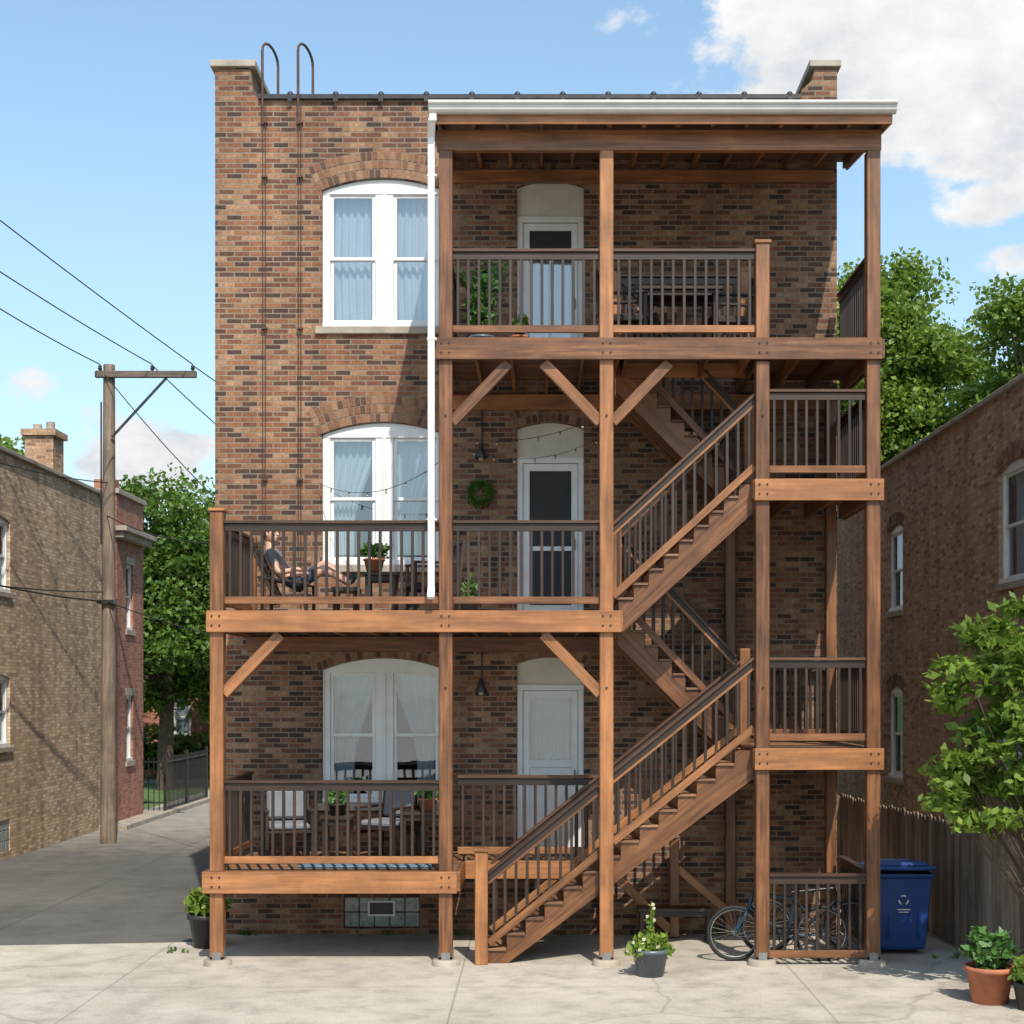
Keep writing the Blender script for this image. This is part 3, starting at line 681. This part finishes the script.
wire(w,(-7.3,13.85,10.08),(-10.4,5.6,12.1),.05); wire(w,(-8.15,13.85,10.08),(-10.2,5.6,10.95),.08); wire(w,(-9.25,13.85,10.08),(-10.2,5.6,10.35),.1)
wire(w,(-7.3,13.85,10.06),(-4.32,16,8.6),.15); wire(w,(-8.15,13.85,10.06),(-4.32,17,7.0),.2); wire(w,(-9.25,13.85,10.0),(-4.32,12,5.2),.3)
wire(w,(-9.1,13.85,6.9),(-4.32,6,5.6),.25); wire(w,(-9.1,13.85,5.1),(-4.32,8,3.9),.1); wire(w,(-9.2,13.9,5.1),(-10.15,6,5.3),.1,.018); wire(w,(-9.2,13.9,5.3),(-10.15,6,5.15),.1); wire(w,(-9.1,13.9,7.6),(-10.15,8,7.4),.1)
w.obj('power_lines',['rubber'])
# ================================================================== FENCES
f=MB()
for i in range(34):
    yy=21.2+i*.14; f.bx(-9.72,-9.70,yy-.01,yy+.01,.1,1.5)
for z in(.3,1.35): f.bx(-9.725,-9.695,21.15,26,z,z+.035)
for yy in(21.15,23.5,25.95): f.bx(-9.745,-9.675,yy-.035,yy+.035,.05,1.6)
for i in range(16): xx=-9.72-.14*(i+1); f.bx(xx-.01,xx+.01,21.14,21.16,.1,1.5)
for z in(.3,1.35): f.bx(-12,-9.72,21.135,21.165,z,z+.035)
f.obj('iron_fence',['steel'])
f=MB()
def picket_line(a,b,z0=.04,h=1.58):
    a=Vector(a);b=Vector(b);d=(b-a);L=d.length;d/=L;ang=math.atan2(d.y,d.x);n=int(L/.135)
    for i in range(n):
        q=a+d*(.135*(i+.5)); hh=h+random.uniform(-.02,.025); T=Matrix.Translation((q.x,q.y,0))@Matrix.Rotation(ang+random.uniform(-.03,.03),4,'Z')@Matrix.Rotation(random.uniform(-.012,.012),4,'Y')
        f.T=T; f.prism([(-.062,z0),(.062,z0),(.062,hh-.04),(.03,hh),(-.03,hh),(-.062,hh-.04)],-.01,.01)
    f.T=None
    nrm=Vector((-d.y,d.x,0))
    for z in(.35,1.2): f.beam(a+nrm*-.035+Vector((0,0,z)),b+nrm*-.035+Vector((0,0,z)),.04,.09)
    for i in range(int(L/2.2)+1): q=a+d*2.2*i-nrm*.09; f.bx(q.x-.05,q.x+.05,q.y-.05,q.y+.05,0,h-.05)
picket_line((5.75,-5,0),(4.78,6.2,0)); picket_line((4.78,6.2,0),(3.95,6.2,0))
f.obj('wooden_fence',['fence'],None,.002)
# ================================================================== TREES
def tree(loc,cr,cz,seed,mat='leafA',n=26000,size=.19,name='deciduous_tree',nclump=46,tr=.28):
    E=empty(name); g=np.random.default_rng(seed); x,y=loc; t=MB(); 
    t.cyl((x,y,-.1),(x+.1,y,cz*.55),tr,tr*.75,12); t.cyl((x+.1,y,cz*.55),(x,y,cz+cr[2]*.5),tr*.75,tr*.25,10)
    cl=[]
    for i in range(nclump):
        d=g.normal(size=3); d/=np.linalg.norm(d); rr=.3+.66*g.random()
        c=np.array((x,y,cz))+d*np.array(cr)*rr; s=(.13+.17*g.random())*min(cr[0],cr[2])*1.15
        cl.append((c,(s*1.25,s*1.25,s*.8),n//nclump))
        if i%2==0:
            zb=cz*(.45+.35*g.random()); m_=((x+c[0])/2,(y+c[1])/2,(zb+c[2])/2+.2); t.cyl((x,y,zb),m_,tr*.3,tr*.18,7); t.cyl(m_,tuple(c),tr*.18,.02,6)
    t.obj('trunk_and_limbs',['bark'],E); leaves('crown',cl,size,mat,E,1.5,.5,.7,seed)
tree((-12.2,31),(4.0,3.2,4.6),6.3,1,'leafA',60000,.125,nclump=84)
tree((-17.5,33),(4.6,3.6,4.4),7.4,2,'leafB',30000,.17)
tree((-8.9,36),(3.0,2.6,3.4),5.2,3,'leafA',20000,.17)
tree((-24,36),(4.6,3.6,4.0),7.0,8,'leafA',14000,.22)
tree((10.3,29),(3.5,3.0,5.0),12.0,4,'leafB',62000,.125,nclump=90)
tree((14.3,24),(3.0,2.8,4.6),10.7,5,'leafB',58000,.115,nclump=86)
tree((18,33),(3.6,3.0,4.6),12,6,'leafA',14000,.2)
leaves('hedge',[((-15+i*.9,37+.4*(i%2),.9),(.9,.7,.9),500) for i in range(9)],.16,'leafA',seed=12)
def shrub():
    E=empty('leafy_shrub'); t=MB(); g=np.random.default_rng(3); cl=[]; base=(5.75,-1.9,0)
    for i in range(120):
        a=g.random()*6.28; rr=g.random()**.45; z=1.75+2.4*g.random()
        wx=1.4*math.sqrt(max(0,1-((z-2.8)/1.75)**2))
        c=(5.45+math.cos(a)*rr*wx,-1.75+math.sin(a)*rr*.8,z)
        cl.append((c,(.26,.24,.13),95)); m_=(base[0]*.45+c[0]*.55,base[1]*.45+c[1]*.55,z*.55+.1); t.cyl(base,m_,.016,.009,6); t.cyl(m_,c,.009,.003,6)
    t.obj('stems',['bark'],E); leaves('foliage',cl,.066,'leafB',E,2.1,.7,.85,4)
shrub()
# ================================================================== POTTED PLANTS
def pot(loc,r,h,mat,lv,size=.06,lm='leafC',name='potted_plant',flowers=0,seed=1):
    E=empty(name); x,y,z=loc; p=MB()
    p.lathe([(.001,0),(r*.72,0),(r*.95,h*.86),(r*1.05,h*.86),(r*1.05,h),(r*.93,h),(r*.9,h*.9),(.001,h*.9)],(x,y,z),22,0); 
    p.lathe([(r*.89,h*.905),(.001,h*.92)],(x,y,z),22,1); p.obj('pot',[mat,'soil'],E)
    g=np.random.default_rng(seed); cl=[]
    for c,rad,n in lv: cl.append(((x+c[0],y+c[1],z+h+c[2]),rad,n))
    leaves('leaves',cl,size,lm,E,2.0,.5,.6,seed)
    s=MB()
    for c,rad,n in lv:
        for k_ in range(5):
            s.cyl((x+g.normal()*.02,y+g.normal()*.02,z+h*.9),(x+c[0]+g.normal()*rad[0]*.4,y+c[1]+g.normal()*rad[1]*.4,z+h+c[2]),.006,.003,5)
    s.obj('stems',['leafC'],E)
    if flowers:
        f_=MB()
        for i in range(flowers):
            c,rad,n=lv[i%len(lv)]; d=g.normal(size=3); d/=np.linalg.norm(d); d[2]=abs(d[2])
            q=(x+c[0]+d[0]*rad[0],y+c[1]+d[1]*rad[1],z+h+c[2]+d[2]*rad[2])
            for k_ in range(5): a=k_*1.256; f_.ball((q[0]+.012*math.cos(a),q[1],q[2]+.012*math.sin(a)),.010,0,4)
        f_.obj('flowers',['flower'],E)
    return E
pot((1.25,-.65,0),.21,.31,'potg',[((0,0,.06),(.2,.18,.10),330),((-.14,-.1,-.02),(.12,.1,.1),120),((.15,-.05,.0),(.12,.1,.1),120),((0,.03,.26),(.05,.05,.12),40),((.02,.0,.42),(.02,.02,.14),16)],.045,'leafB',flowers=14,seed=21)
pot((4.66,-2.1,0),.25,.38,'terra',[((0,0,.14),(.26,.22,.15),420),((-.1,0,.3),(.12,.1,.1),110),((.12,0,.26),(.1,.1,.1),90)],.06,'leafC',seed=22)
pot((4.98,-2.45,0),.19,.28,'potd',[((0,0,.1),(.2,.2,.15),300)],.06,'leafB',seed=23)
pot((-4.18,1.25,0),.25,.42,'potd',[((0,0,.08),(.26,.2,.10),260),((-.12,0,.2),(.14,.1,.1),120)],.07,'leafB',seed=24)
pot((-.72,.95,Z3),.16,.26,'potg',[((0,0,.30),(.2,.18,.26),260),((.02,0,.68),(.17,.15,.2),150)],.08,'leafC',seed=25)
pot((-.25,.6,Z3),.12,.18,'terra',[((0,0,.12),(.14,.12,.12),170)],.05,'leafB',seed=26)
pot((-2.02,.62,Z2+.52),.13,.15,'terra',[((0,0,.1),(.18,.14,.09),260)],.05,'leafC',seed=27)
pot((-2.55,1.25,Z1+.55),.12,.15,'potd',[((0,0,.1),(.14,.12,.1),160)],.05,'leafC',seed=28)
pot((-1.42,1.35,Z1+.6),.13,.16,'terra',[((0,0,.1),(.18,.15,.12),240)],.05,'leafC',seed=29)
pot((-.9,1.5,Z2),.13,.2,'potg',[((0,0,.15),(.12,.1,.16),160)],.05,'leafC',seed=30)
fr=MB(); g=random.Random(4)
for i in range(26):
    a=g.random()*6.28; L=.4+.35*g.random(); pts=[]
    for k_ in range(9):
        t_=k_/8; pts.append(Vector((-.72+math.cos(a)*L*.55*t_,.95+math.sin(a)*L*.5*t_,Z3+.5+L*1.5*t_-.55*L*t_*t_)))
    fr.tube(pts,.004,4)
    for k_ in range(1,9):
        for s_ in(-1,1):
            q=pts[k_]; e=q+Vector((math.cos(a+s_*1.1)*.10,math.sin(a+s_*1.1)*.10,.035)); n_=Vector((0,0,.013))
            fr.add([q-n_,e,q+n_],[(0,1,2)])
fr.obj('palm_fronds',['leafC'],bpy.data.objects['potted_plant.004'])
# ================================================================== FURNITURE
def table(name,x0,x1,y0,y1,zf,h,mat='woodd'):
    m_=MB(); m_.bx(x0,x1,y0,y1,zf+h-.04,zf+h)
    for x in(x0+.05,x1-.05):
        for y in(y0+.05,y1-.05): m_.bx(x-.025,x+.025,y-.025,y+.025,zf,zf+h-.04)
    m_.bx(x0+.05,x1-.05,y0+.04,y0+.06,zf+h-.11,zf+h-.042); m_.bx(x0+.05,x1-.05,y1-.06,y1-.04,zf+h-.11,zf+h-.042)
    return m_.obj(name,[mat],None,.004)
def chair(name,x,y,zf,ang,mat='woodd',cushion=True,sw=.56):
    T=Matrix.Translation((x,y,zf))@Matrix.Rotation(ang,4,'Z'); E=empty(name); m_=MB(T); s=sw/2
    for a in(-s,s):
        m_.bx(a-.02,a+.02,-.27,-.23,0,.62); m_.beam((a,.25,0),(a,.36,.92),.04,.04); m_.bx(a-.03,a+.03,-.28,.3,.62,.65); m_.bx(a-.015,a+.015,-.25,.27,.30,.36)
    m_.bx(-s+.02,s-.02,-.27,.27,.36,.39)
    for i in range(7): xx=-s+.06+i*(sw-.12)/6; m_.beam((xx,.28,.39),(xx,.355,.88),.035,.012,up=(0,1,0))
    m_.bx(-s,s,.335,.365,.88,.94); m_.obj('frame',[mat],E,.004)
    if cushion:
        c=MB(T); c.bx(-s+.03,s-.03,-.26,.24,.392,.48); c.beam((0,.24,.50),(0,.31,.86),sw-.08,.08,up=(0,1,0)); c.obj('cushion',['cush'],E,.03)
table('side_table',-2.14,-1.72,.45,.85,Z2,.5); table('patio_table',1.2,2.2,.35,.95,Z3,.74,'woodd')
table('side_table',-1.75,-1.2,1.1,1.6,Z1,.6); table('side_table',-2.75,-2.35,1.05,1.45,Z1,.55)
chair('patio_chair',-3.15,1.1,Z1,R(15)); chair('patio_chair',-1.95,1.5,Z1,R(-30)); chair('patio_chair',1.05,.5,Z3,R(80),cushion=False,sw=.45); chair('patio_chair',2.3,.6,Z3,R(-80),cushion=False,sw=.45)
chair('patio_chair',-1.35,.95,Z2,R(-75),cushion=False)
table('bench',1.25,2.2,1.45,1.75,0,.45)
m_=MB(); m_.bx(-2.9,-1.3,.25,.9,Z1+.003,Z1+.03); m_.obj('outdoor_rug',['mat'],None,.01)
# ================================================================== WALL LAMPS, WREATH, STRING LIGHTS
for z in(6.38,3.32):
    l=MB(); x=-.77; l.cyl((x,2.2,z),(x,2.17,z),.05,.05,12); l.tube([(x,2.17,z),(x,2.05,z+.06),(x,1.95,z+.02)],.012); l.lathe([(.02,.12),(.03,.05),(.09,-.06),(.085,-.065),(.02,.04)],(x,1.95,z-.05),14); l.ball((x,1.95,z-.12),.035,1,8)
    l.tube([(x,2.18,z),(x,2.18,z+.55)],.01); l.obj('wall_lamp',['steel','glow'])
E=empty('wreath'); leaves('wreath_leaves',[((-.79+.13*math.cos(a),2.12,5.83+.13*math.sin(a)),(.05,.04,.05),45) for a in [i*.39 for i in range(16)]],.045,'leafA',E,2,.1,.6,40)
m_=MB(); m_.torus((-.79,2.15,5.83),.13,.03); m_.obj('wreath_ring',['bark'],E)
s=MB()
for a,b,sg in(((-2.9,2.1,5.95),(PX[1],.1,6.0),.25),((-1.0,2.12,6.55),(PX[2],.1,6.5),.14),((-1.0,1.2,6.3),(.7,1.0,6.35),.2)):
    a=Vector(a);b=Vector(b)
    P_=[a.lerp(b,i/20)-Vector((0,0,sg*4*(i/20)*(1-i/20))) for i in range(21)]; s.tube(P_,.004,4)
    for q in P_[2::3]: s.cyl(q,q-Vector((0,0,.03)),.009,.009,6); s.ball(q-Vector((0,0,.04)),.015,1,6)
s.obj('string_lights',['rubber','glow'])
# ================================================================== RECYCLING BIN
def bin_():
    E=empty('recycling_bin'); b=MB(); x,y=4.42,.95
    def ring(z,w,d): return [(x-w,y-d,z),(x+w,y-d,z),(x+w,y+d,z),(x-w,y+d,z)]
    lv=[(.06,.27,.27),(.10,.285,.30),(.95,.35,.37),(.955,.375,.40),(1.0,.375,.40)]; pts=[];F=[]
    for z,w,d in lv: pts+=ring(z,w,d)
    for k_ in range(len(lv)-1):
        for i in range(4): F.append((k_*4+i,k_*4+(i+1)%4,(k_+1)*4+(i+1)%4,(k_+1)*4+i))
    F.append((3,2,1,0)); b.add(pts,F); 
    for dx in(-.18,.18): b.box((x+dx,y-.325,.5),(.03,.03,.6))
    b.obj('body',['blue'],E,.02)
    l=MB(Matrix.Translation((x,y+.4,1.005))@Matrix.Rotation(R(-3),4,'X')); l.bx(-.39,.39,-.84,0,0,.045); l.box((0,-.42,.07),(.66,.70,.05),None,0,None,.85); l.bx(-.25,.25,-.88,-.84,.0,.03); l.obj('lid',['blue'],E,.015)
    w=MB()
    for dx in(-.3,.3): w.cyl((x+dx-.03,y+.3,.11),(x+dx+.03,y+.3,.11),.11,.11,18)
    w.tube([(x-.3,y+.46,.93),(x+.3,y+.46,.93)],.015); w.obj('wheels_and_handle',['rubber'],E)
    e=MB()
    ty=y-.345
    for i in range(3):
        a0=R(90+120*i)
        pts=[(x+.055*math.cos(a0+t*.28-.55),ty-.022,.68+.055*math.sin(a0+t*.28-.55)) for t in range(5)]
        for p0,p1 in zip(pts[:-1],pts[1:]): e.beam(p0,p1,.004,.018,up=(0,0,1))
    e.bx(x-.08,x+.08,ty-.024,ty-.018,.56,.572); e.bx(x-.06,x+.06,ty-.025,ty-.019,.53,.54); e.obj('recycling_emblem',['white'],E)
bin_()
# ================================================================== BICYCLES
def bike(x,y,fm,flip=1,lean=.06):
    T=Matrix.Translation((x,y,0))@Matrix.Rotation(lean,4,'X')@Matrix.Scale(flip,4,(1,0,0)); E=empty('bicycle'); wr=.335
    w=MB(T); sp=MB(T)
    for cx in(0,1.04):
        w.torus((cx,0,wr),wr-.022,.024,'y',48,8,0); sp.torus((cx,0,wr),wr-.049,.009,'y',48,6,0); sp.cyl((cx,-.035,wr),(cx,.035,wr),.02,.02,10)
        for i in range(24):
            a=2*math.pi*i/24; sp.cyl((cx+.02*math.cos(a+1),.02*(-1)**i,wr+.02*math.sin(a+1)),(cx+(wr-.05)*math.cos(a),0,wr+(wr-.05)*math.sin(a)),.0016,.0016,4,0,False)
    w.obj('tyres',['rubber'],E); 
    f=MB(T); bb=(.43,0,.29); seat=(.30,0,.78); head=(.83,0,.80); headb=(.87,0,.66)
    f.tube([seat,bb],.02,8); f.tube([(.31,0,.75),head],.02,8); f.tube([bb,headb],.024,8); f.tube([head,headb],.024,8)
    for s_ in(-.05,.05): f.tube([(0,s_,wr),(.43,s_*.4,.29)],.012,6); f.tube([(0,s_,wr),(.31,s_*.3,.74)],.011,6); f.tube([headb,(.93,s_,.55),(1.04,s_,wr)],.014,6)
    f.obj('frame',[fm],E)
    k_=MB(T); k_.tube([seat,(.27,0,.90)],.013,8); k_.lathe([(.001,.03),(.09,.02),(.10,0),(.001,-.03)],(.25,0,.93),14,0,True,1.35,.75)
    k_.tube([head,(.80,0,.93)],.013,8); k_.tube([(.80,0,.93),(.84,0,.96),(.80,.1,.97),(.76,.28,.96)],.012,8); k_.tube([(.84,0,.96),(.80,-.1,.97),(.76,-.28,.96)],.012,8)
    k_.torus((.43,-.05,.29),.09,.008,'y',24,5); k_.tube([(.43,-.06,.29),(.56,-.07,.18)],.010,6); k_.tube([(.43,.06,.29),(.30,.07,.40)],.010,6); k_.box((.58,-.11,.17),(.09,.08,.02)); k_.box((.28,.11,.41),(.09,.08,.02))
    k_.tube([(0,-.05,wr+.05),(.43,-.05,.385)],.005,4); k_.tube([(0,-.05,wr-.05),(.43,-.05,.2)],.005,4); k_.torus((0,-.05,wr),.05,.01,'y',16,5)
    k_.obj('saddle_handlebar_cranks',['bikek'],E); sp.obj('rims_and_spokes',['galv'],E)
bike(3.36,.26,'bikeb',-1); bike(2.78,.75,'bikek',1,-.05)
# ================================================================== PERSON
def person():
    E=empty('seated_person'); Y=.48
    J={'pel':(-3.0,Y,4.50),'wai':(-3.08,Y,4.62),'che':(-3.19,Y,4.80),'nb':(-3.26,Y,4.93),'nk':(-3.27,Y,5.0),'hb':(-3.27,Y,5.05)}
    RAD={'pel':(.135,.12),'wai':(.13,.115),'che':(.155,.12),'nb':(.075,.075),'nk':(.052,.055),'hb':(.05,.05)}
    ed=[('pel','wai'),('wai','che'),('che','nb'),('nb','nk'),('nk','hb')]
    for s,t in((-1,'n'),(1,'f')):
        hipo=.09*s; dz=.04 if s>0 else 0; dx=.05 if s<0 else 0
        J.update({'hip'+t:(-2.94,Y+hipo,4.50),'kne'+t:(-2.62+dx*.6,Y+.11*s,4.74+dz-dx),'ank'+t:(-2.33+dx,Y+.06*s,4.52),'too'+t:(-2.26+dx,Y+.08*s,4.64),
          'sho'+t:(-3.22,Y+.175*s,4.88),'elb'+t:(-3.12,Y+.26*s,4.63),'wri'+t:(-2.90,Y+(.20 if s<0 else .16)*s,4.66 if s>0 else 4.68),'pal'+t:(-2.84,Y+(.19 if s<0 else .14)*s,4.66)})
        RAD.update({'hip'+t:(.095,.095),'kne'+t:(.058,.06),'ank'+t:(.038,.04),'too'+t:(.03,.042),'sho'+t:(.062,.062),'elb'+t:(.042,.042),'wri'+t:(.027,.03),'pal'+t:(.02,.036)})
        ed+=[('pel','hip'+t),('hip'+t,'kne'+t),('ank'+t,'too'+t),('che','sho'+t),('sho'+t,'elb'+t),('elb'+t,'wri'+t),('wri'+t,'pal'+t)]
        a=Vector(J['kne'+t]);b=Vector(J['ank'+t]); J['cal'+t]=tuple(a.lerp(b,.35)); RAD['cal'+t]=(.054,.056); ed+=[('kne'+t,'cal'+t),('cal'+t,'ank'+t)]
    ks=list(J); idx={k:i for i,k in enumerate(ks)}
    def skin(name,vs,es,rads,root=0):
        me=bpy.data.meshes.new(name); me.from_pydata(vs,es,[]); o=bpy.data.objects.new(name,me); COL.objects.link(o)
        o.modifiers.new('s','SKIN'); o.modifiers.new('u','SUBSURF').levels=2
        for i,r_ in enumerate(rads): me.skin_vertices[0].data[i].radius=r_; me.skin_vertices[0].data[i].use_root=(i==root)
        dg=bpy.context.evaluated_depsgraph_get(); m2=bpy.data.meshes.new_from_object(o.evaluated_get(dg)); o.modifiers.clear(); o.data=m2; o.parent=E
        for p_ in m2.polygons: p_.use_smooth=True
        return o
    try:
        o=skin('body',[J[k] for k in ks],[(idx[a],idx[b]) for a,b in ed],[RAD[k] for k in ks])
        me=o.data
        for m_ in('skin','shirt','shorts','rubber'): me.materials.append(M[m_])
        segs=[]
        for a,b in ed:
            if a in('pel','wai','che') and b in('wai','che','nb'): l=1
            elif a=='che': l=1
            elif a=='pel': l=2
            elif a.startswith('hip'): l='thigh'
            elif a.startswith('sho'): l='arm'
            elif a.startswith('ank'): l=3
            else: l=0
            segs.append((Vector(J[a]),Vector(J[b]),l))
        for p_ in me.polygons:
            c=p_.center; best=1e9; lab=0
            for a,b,l in segs:
                d=b-a; t_=max(0,min(1,(c-a).dot(d)/d.length_squared)); q=(c-(a+d*t_)).length
                if q<best: best=q; lab=(2 if t_<.7 else 0) if l=='thigh' else (1 if t_<.55 else 0) if l=='arm' else l
            if lab==1 and c.z<4.53: lab=2
            p_.material_index=lab
        for s,t in((-1,'n'),(1,'f')):
            w_=Vector(J['pal'+t]); 
            for k_ in range(5):
                off=(k_-1.5)*.018; L=[.065,.075,.07,.055,.05][k_]
                if k_<4: v0=w_+Vector((.0,off,0)); v1=v0+Vector((L*.55,0,-.006)); v2=v1+Vector((L*.35,0,-.022)); v3=v2+Vector((L*.1,0,-.02))
                else: v0=w_+Vector((-.03,.025*-s,0)); v1=v0+Vector((.02,.022*-s,-.005)); v2=v1+Vector((.022,.008*-s,-.01)); v3=v2+Vector((.012,0,-.006))
                f_=skin('finger_%s_%d'%(t,k_+1),[tuple(v) for v in(v0,v1,v2,v3)],[(0,1),(1,2),(2,3)],[(.010,.010),(.009,.009),(.008,.008),(.006,.006)]); f_.data.materials.append(M['skin'])
    except Exception as ex: print('PERSON',ex)
    T=Matrix.Translation((-3.255,Y,5.12))@Matrix.Rotation(R(-25),4,'Z')@Matrix.Rotation(R(-8),4,'Y'); h=MB(T)
    h.ball((0,0,0),.105,0,16,.95,.76,1.12); h.ball((.03,0,-.055),.07,0,12,.95,.82,1.0)
    h.add([(.092,-.012,.015),(.092,.012,.015),(.098,-.018,-.03),(.098,.018,-.03),(.122,0,-.028),(.095,0,-.04)],[(0,4,1),(0,2,4),(1,4,3),(2,5,4),(3,4,5)],None,0)
    for s in(-1,1):
        h.ball((.089,.032*s,.012),.011,1,6); h.ball((.0,.08*s,-.01),.026,0,8,.6,.35,1.2); h.beam((.094,.018*s,.034),(.086,.048*s,.034),.008,.006,2)
    h.beam((.096,-.022,-.062),(.096,.022,-.062),.008,.01,3)
    h.ball((-.018,0,.025),.108,2,14,.98,.80,1.10); h.obj('head',['skin','eye','hair','lip'],E)
    C=empty('lounge_chair'); c=MB(); 
    for yy in(Y-.3,Y+.3):
        c.bx(-3.32,-3.28,yy-.02,yy+.02,Z2,4.60); c.bx(-2.80,-2.76,yy-.02,yy+.02,Z2,4.50); c.beam((-3.36,yy,4.58),(-2.74,yy,4.50),.05,.025); c.beam((-3.3,yy,4.30),(-2.76,yy,4.36),.03,.05); c.beam((-3.15,yy,4.30),(-3.45,yy,5.0),.035,.035)
    for i in range(8): x=-3.22+i*.062; c.bx(x-.025,x+.025,Y-.29,Y+.29,4.345+i*.003,4.36+i*.003)
    for i in range(8): t_=i/7; c.bx(-3.20-.27*t_-.01,-3.19-.27*t_,Y-.29,Y+.29,4.42+.58*t_-.03,4.42+.58*t_+.03)
    c.obj('frame',['woodd'],C,.004)
    s=MB(); s.bx(-2.5,-2.18,Y-.20,Y+.20,4.41,4.47)
    for x in(-2.46,-2.22):
        for yy in(Y-.16,Y+.16): s.bx(x-.02,x+.02,yy-.02,yy+.02,Z2,4.41)
    s.obj('footstool',['woodd'],None,.01)
person()
# ================================================================== WORLD / SUN / CAMERA
az=R(15); el=R(50)
sd=Vector((math.sin(az)*math.cos(el),-math.cos(az)*math.cos(el),math.sin(el)))
W=bpy.data.worlds.new('World'); S.world=W; W.use_nodes=True; nt=W.node_tree; bg=nt.nodes['Background']
sky=nd(nt,'ShaderNodeTexSky'); sky.sky_type='NISHITA'; sky.sun_disc=False; sky.sun_elevation=el; sky.sun_rotation=math.pi-az; sky.dust_density=1.0; sky.ozone_density=1.3; sky.air_density=1.0
d=nd(nt,'ShaderNodeTexCoord').outputs['Generated']
def dirp(px,py): return Vector(((px-540)/1496,1,(690-py)/1496)).normalized()
blobs=[((850,50),.145,.60),((985,100),.12,.60),((740,70),.065,.40),((1000,200),.055,.36),((632,28),.05,.30),((155,462),.07,.42),((15,385),.05,.30),((1015,262),.04,.36),((80,420),.05,.26)]
tot=None
for (c,rad,am) in blobs:
    v=dirp(*c); sub=nd(nt,'ShaderNodeVectorMath',{0:d,1:v},operation='SUBTRACT').outputs[0]
    sc=nd(nt,'ShaderNodeVectorMath',{0:sub,1:(.75,1,1.5)},operation='MULTIPLY').outputs[0]
    ln=nd(nt,'ShaderNodeVectorMath',{0:sc},operation='LENGTH').outputs['Value']
    mr=nd(nt,'ShaderNodeMapRange',{0:ln,1:rad*.10,2:rad,3:am,4:0.0},interpolation_type='SMOOTHSTEP').outputs[0]
    tot=mr if tot is None else ma(nt,'MAXIMUM',tot,mr)
n1=nd(nt,'ShaderNodeTexNoise',{'Vector':mapv(nt,d,(1,1,1.5)),'Scale':13.0,'Detail':10.0,'Roughness':.6,'Distortion':.3}).outputs[0]
n2=nd(nt,'ShaderNodeTexNoise',{'Vector':mapv(nt,d,(1,1,1.6),(.02,0,.035)),'Scale':13.0,'Detail':8.0,'Roughness':.6}).outputs[0]
dens=nd(nt,'ShaderNodeMapRange',{0:ma(nt,'ADD',n1,tot),1:.73,2:.86,3:0.0,4:1.0},interpolation_type='SMOOTHSTEP').outputs[0]
cc=ramp(nt,n2,[(.38,(9.0,9.0,9.0)),(.52,(7.9,8.0,8.1)),(.66,(6.0,6.5,7.1))])
sz=nd(nt,'ShaderNodeSeparateXYZ',{0:d}).outputs[2]
hz=nd(nt,'ShaderNodeMapRange',{0:sz,1:0.0,2:.42,3:.60,4:.05},interpolation_type='SMOOTHSTEP').outputs[0]
base=mixc(nt,hz,mixc(nt,1.0,sky.outputs[0],(2.2,2.35,2.15),'MULTIPLY'),(4.8,6.3,7.9))
fin=mixc(nt,dens,base,cc); nt.links.new(fin,bg.inputs[0]); bg.inputs[1].default_value=.11
L=bpy.data.lights.new('sun','SUN'); L.energy=5.0; L.angle=R(.5); L.color=(1,.93,.82); lo=bpy.data.objects.new('sun',L); COL.objects.link(lo); lo.rotation_euler=(-sd).to_track_quat('-Z','Y').to_euler()
cam=bpy.data.cameras.new('camera'); co=bpy.data.objects.new('camera',cam); COL.objects.link(co); S.camera=co
co.location=(0,-17.6,3.235); co.rotation_euler=(R(90),0,0); cam.sensor_width=36; cam.lens=36*1496/1024; cam.shift_x=(512-540)/1024; cam.shift_y=(690-512)/1024; cam.clip_end=2000
S.view_settings.view_transform='Standard'; S.view_settings.look='None'; S.view_settings.exposure=0
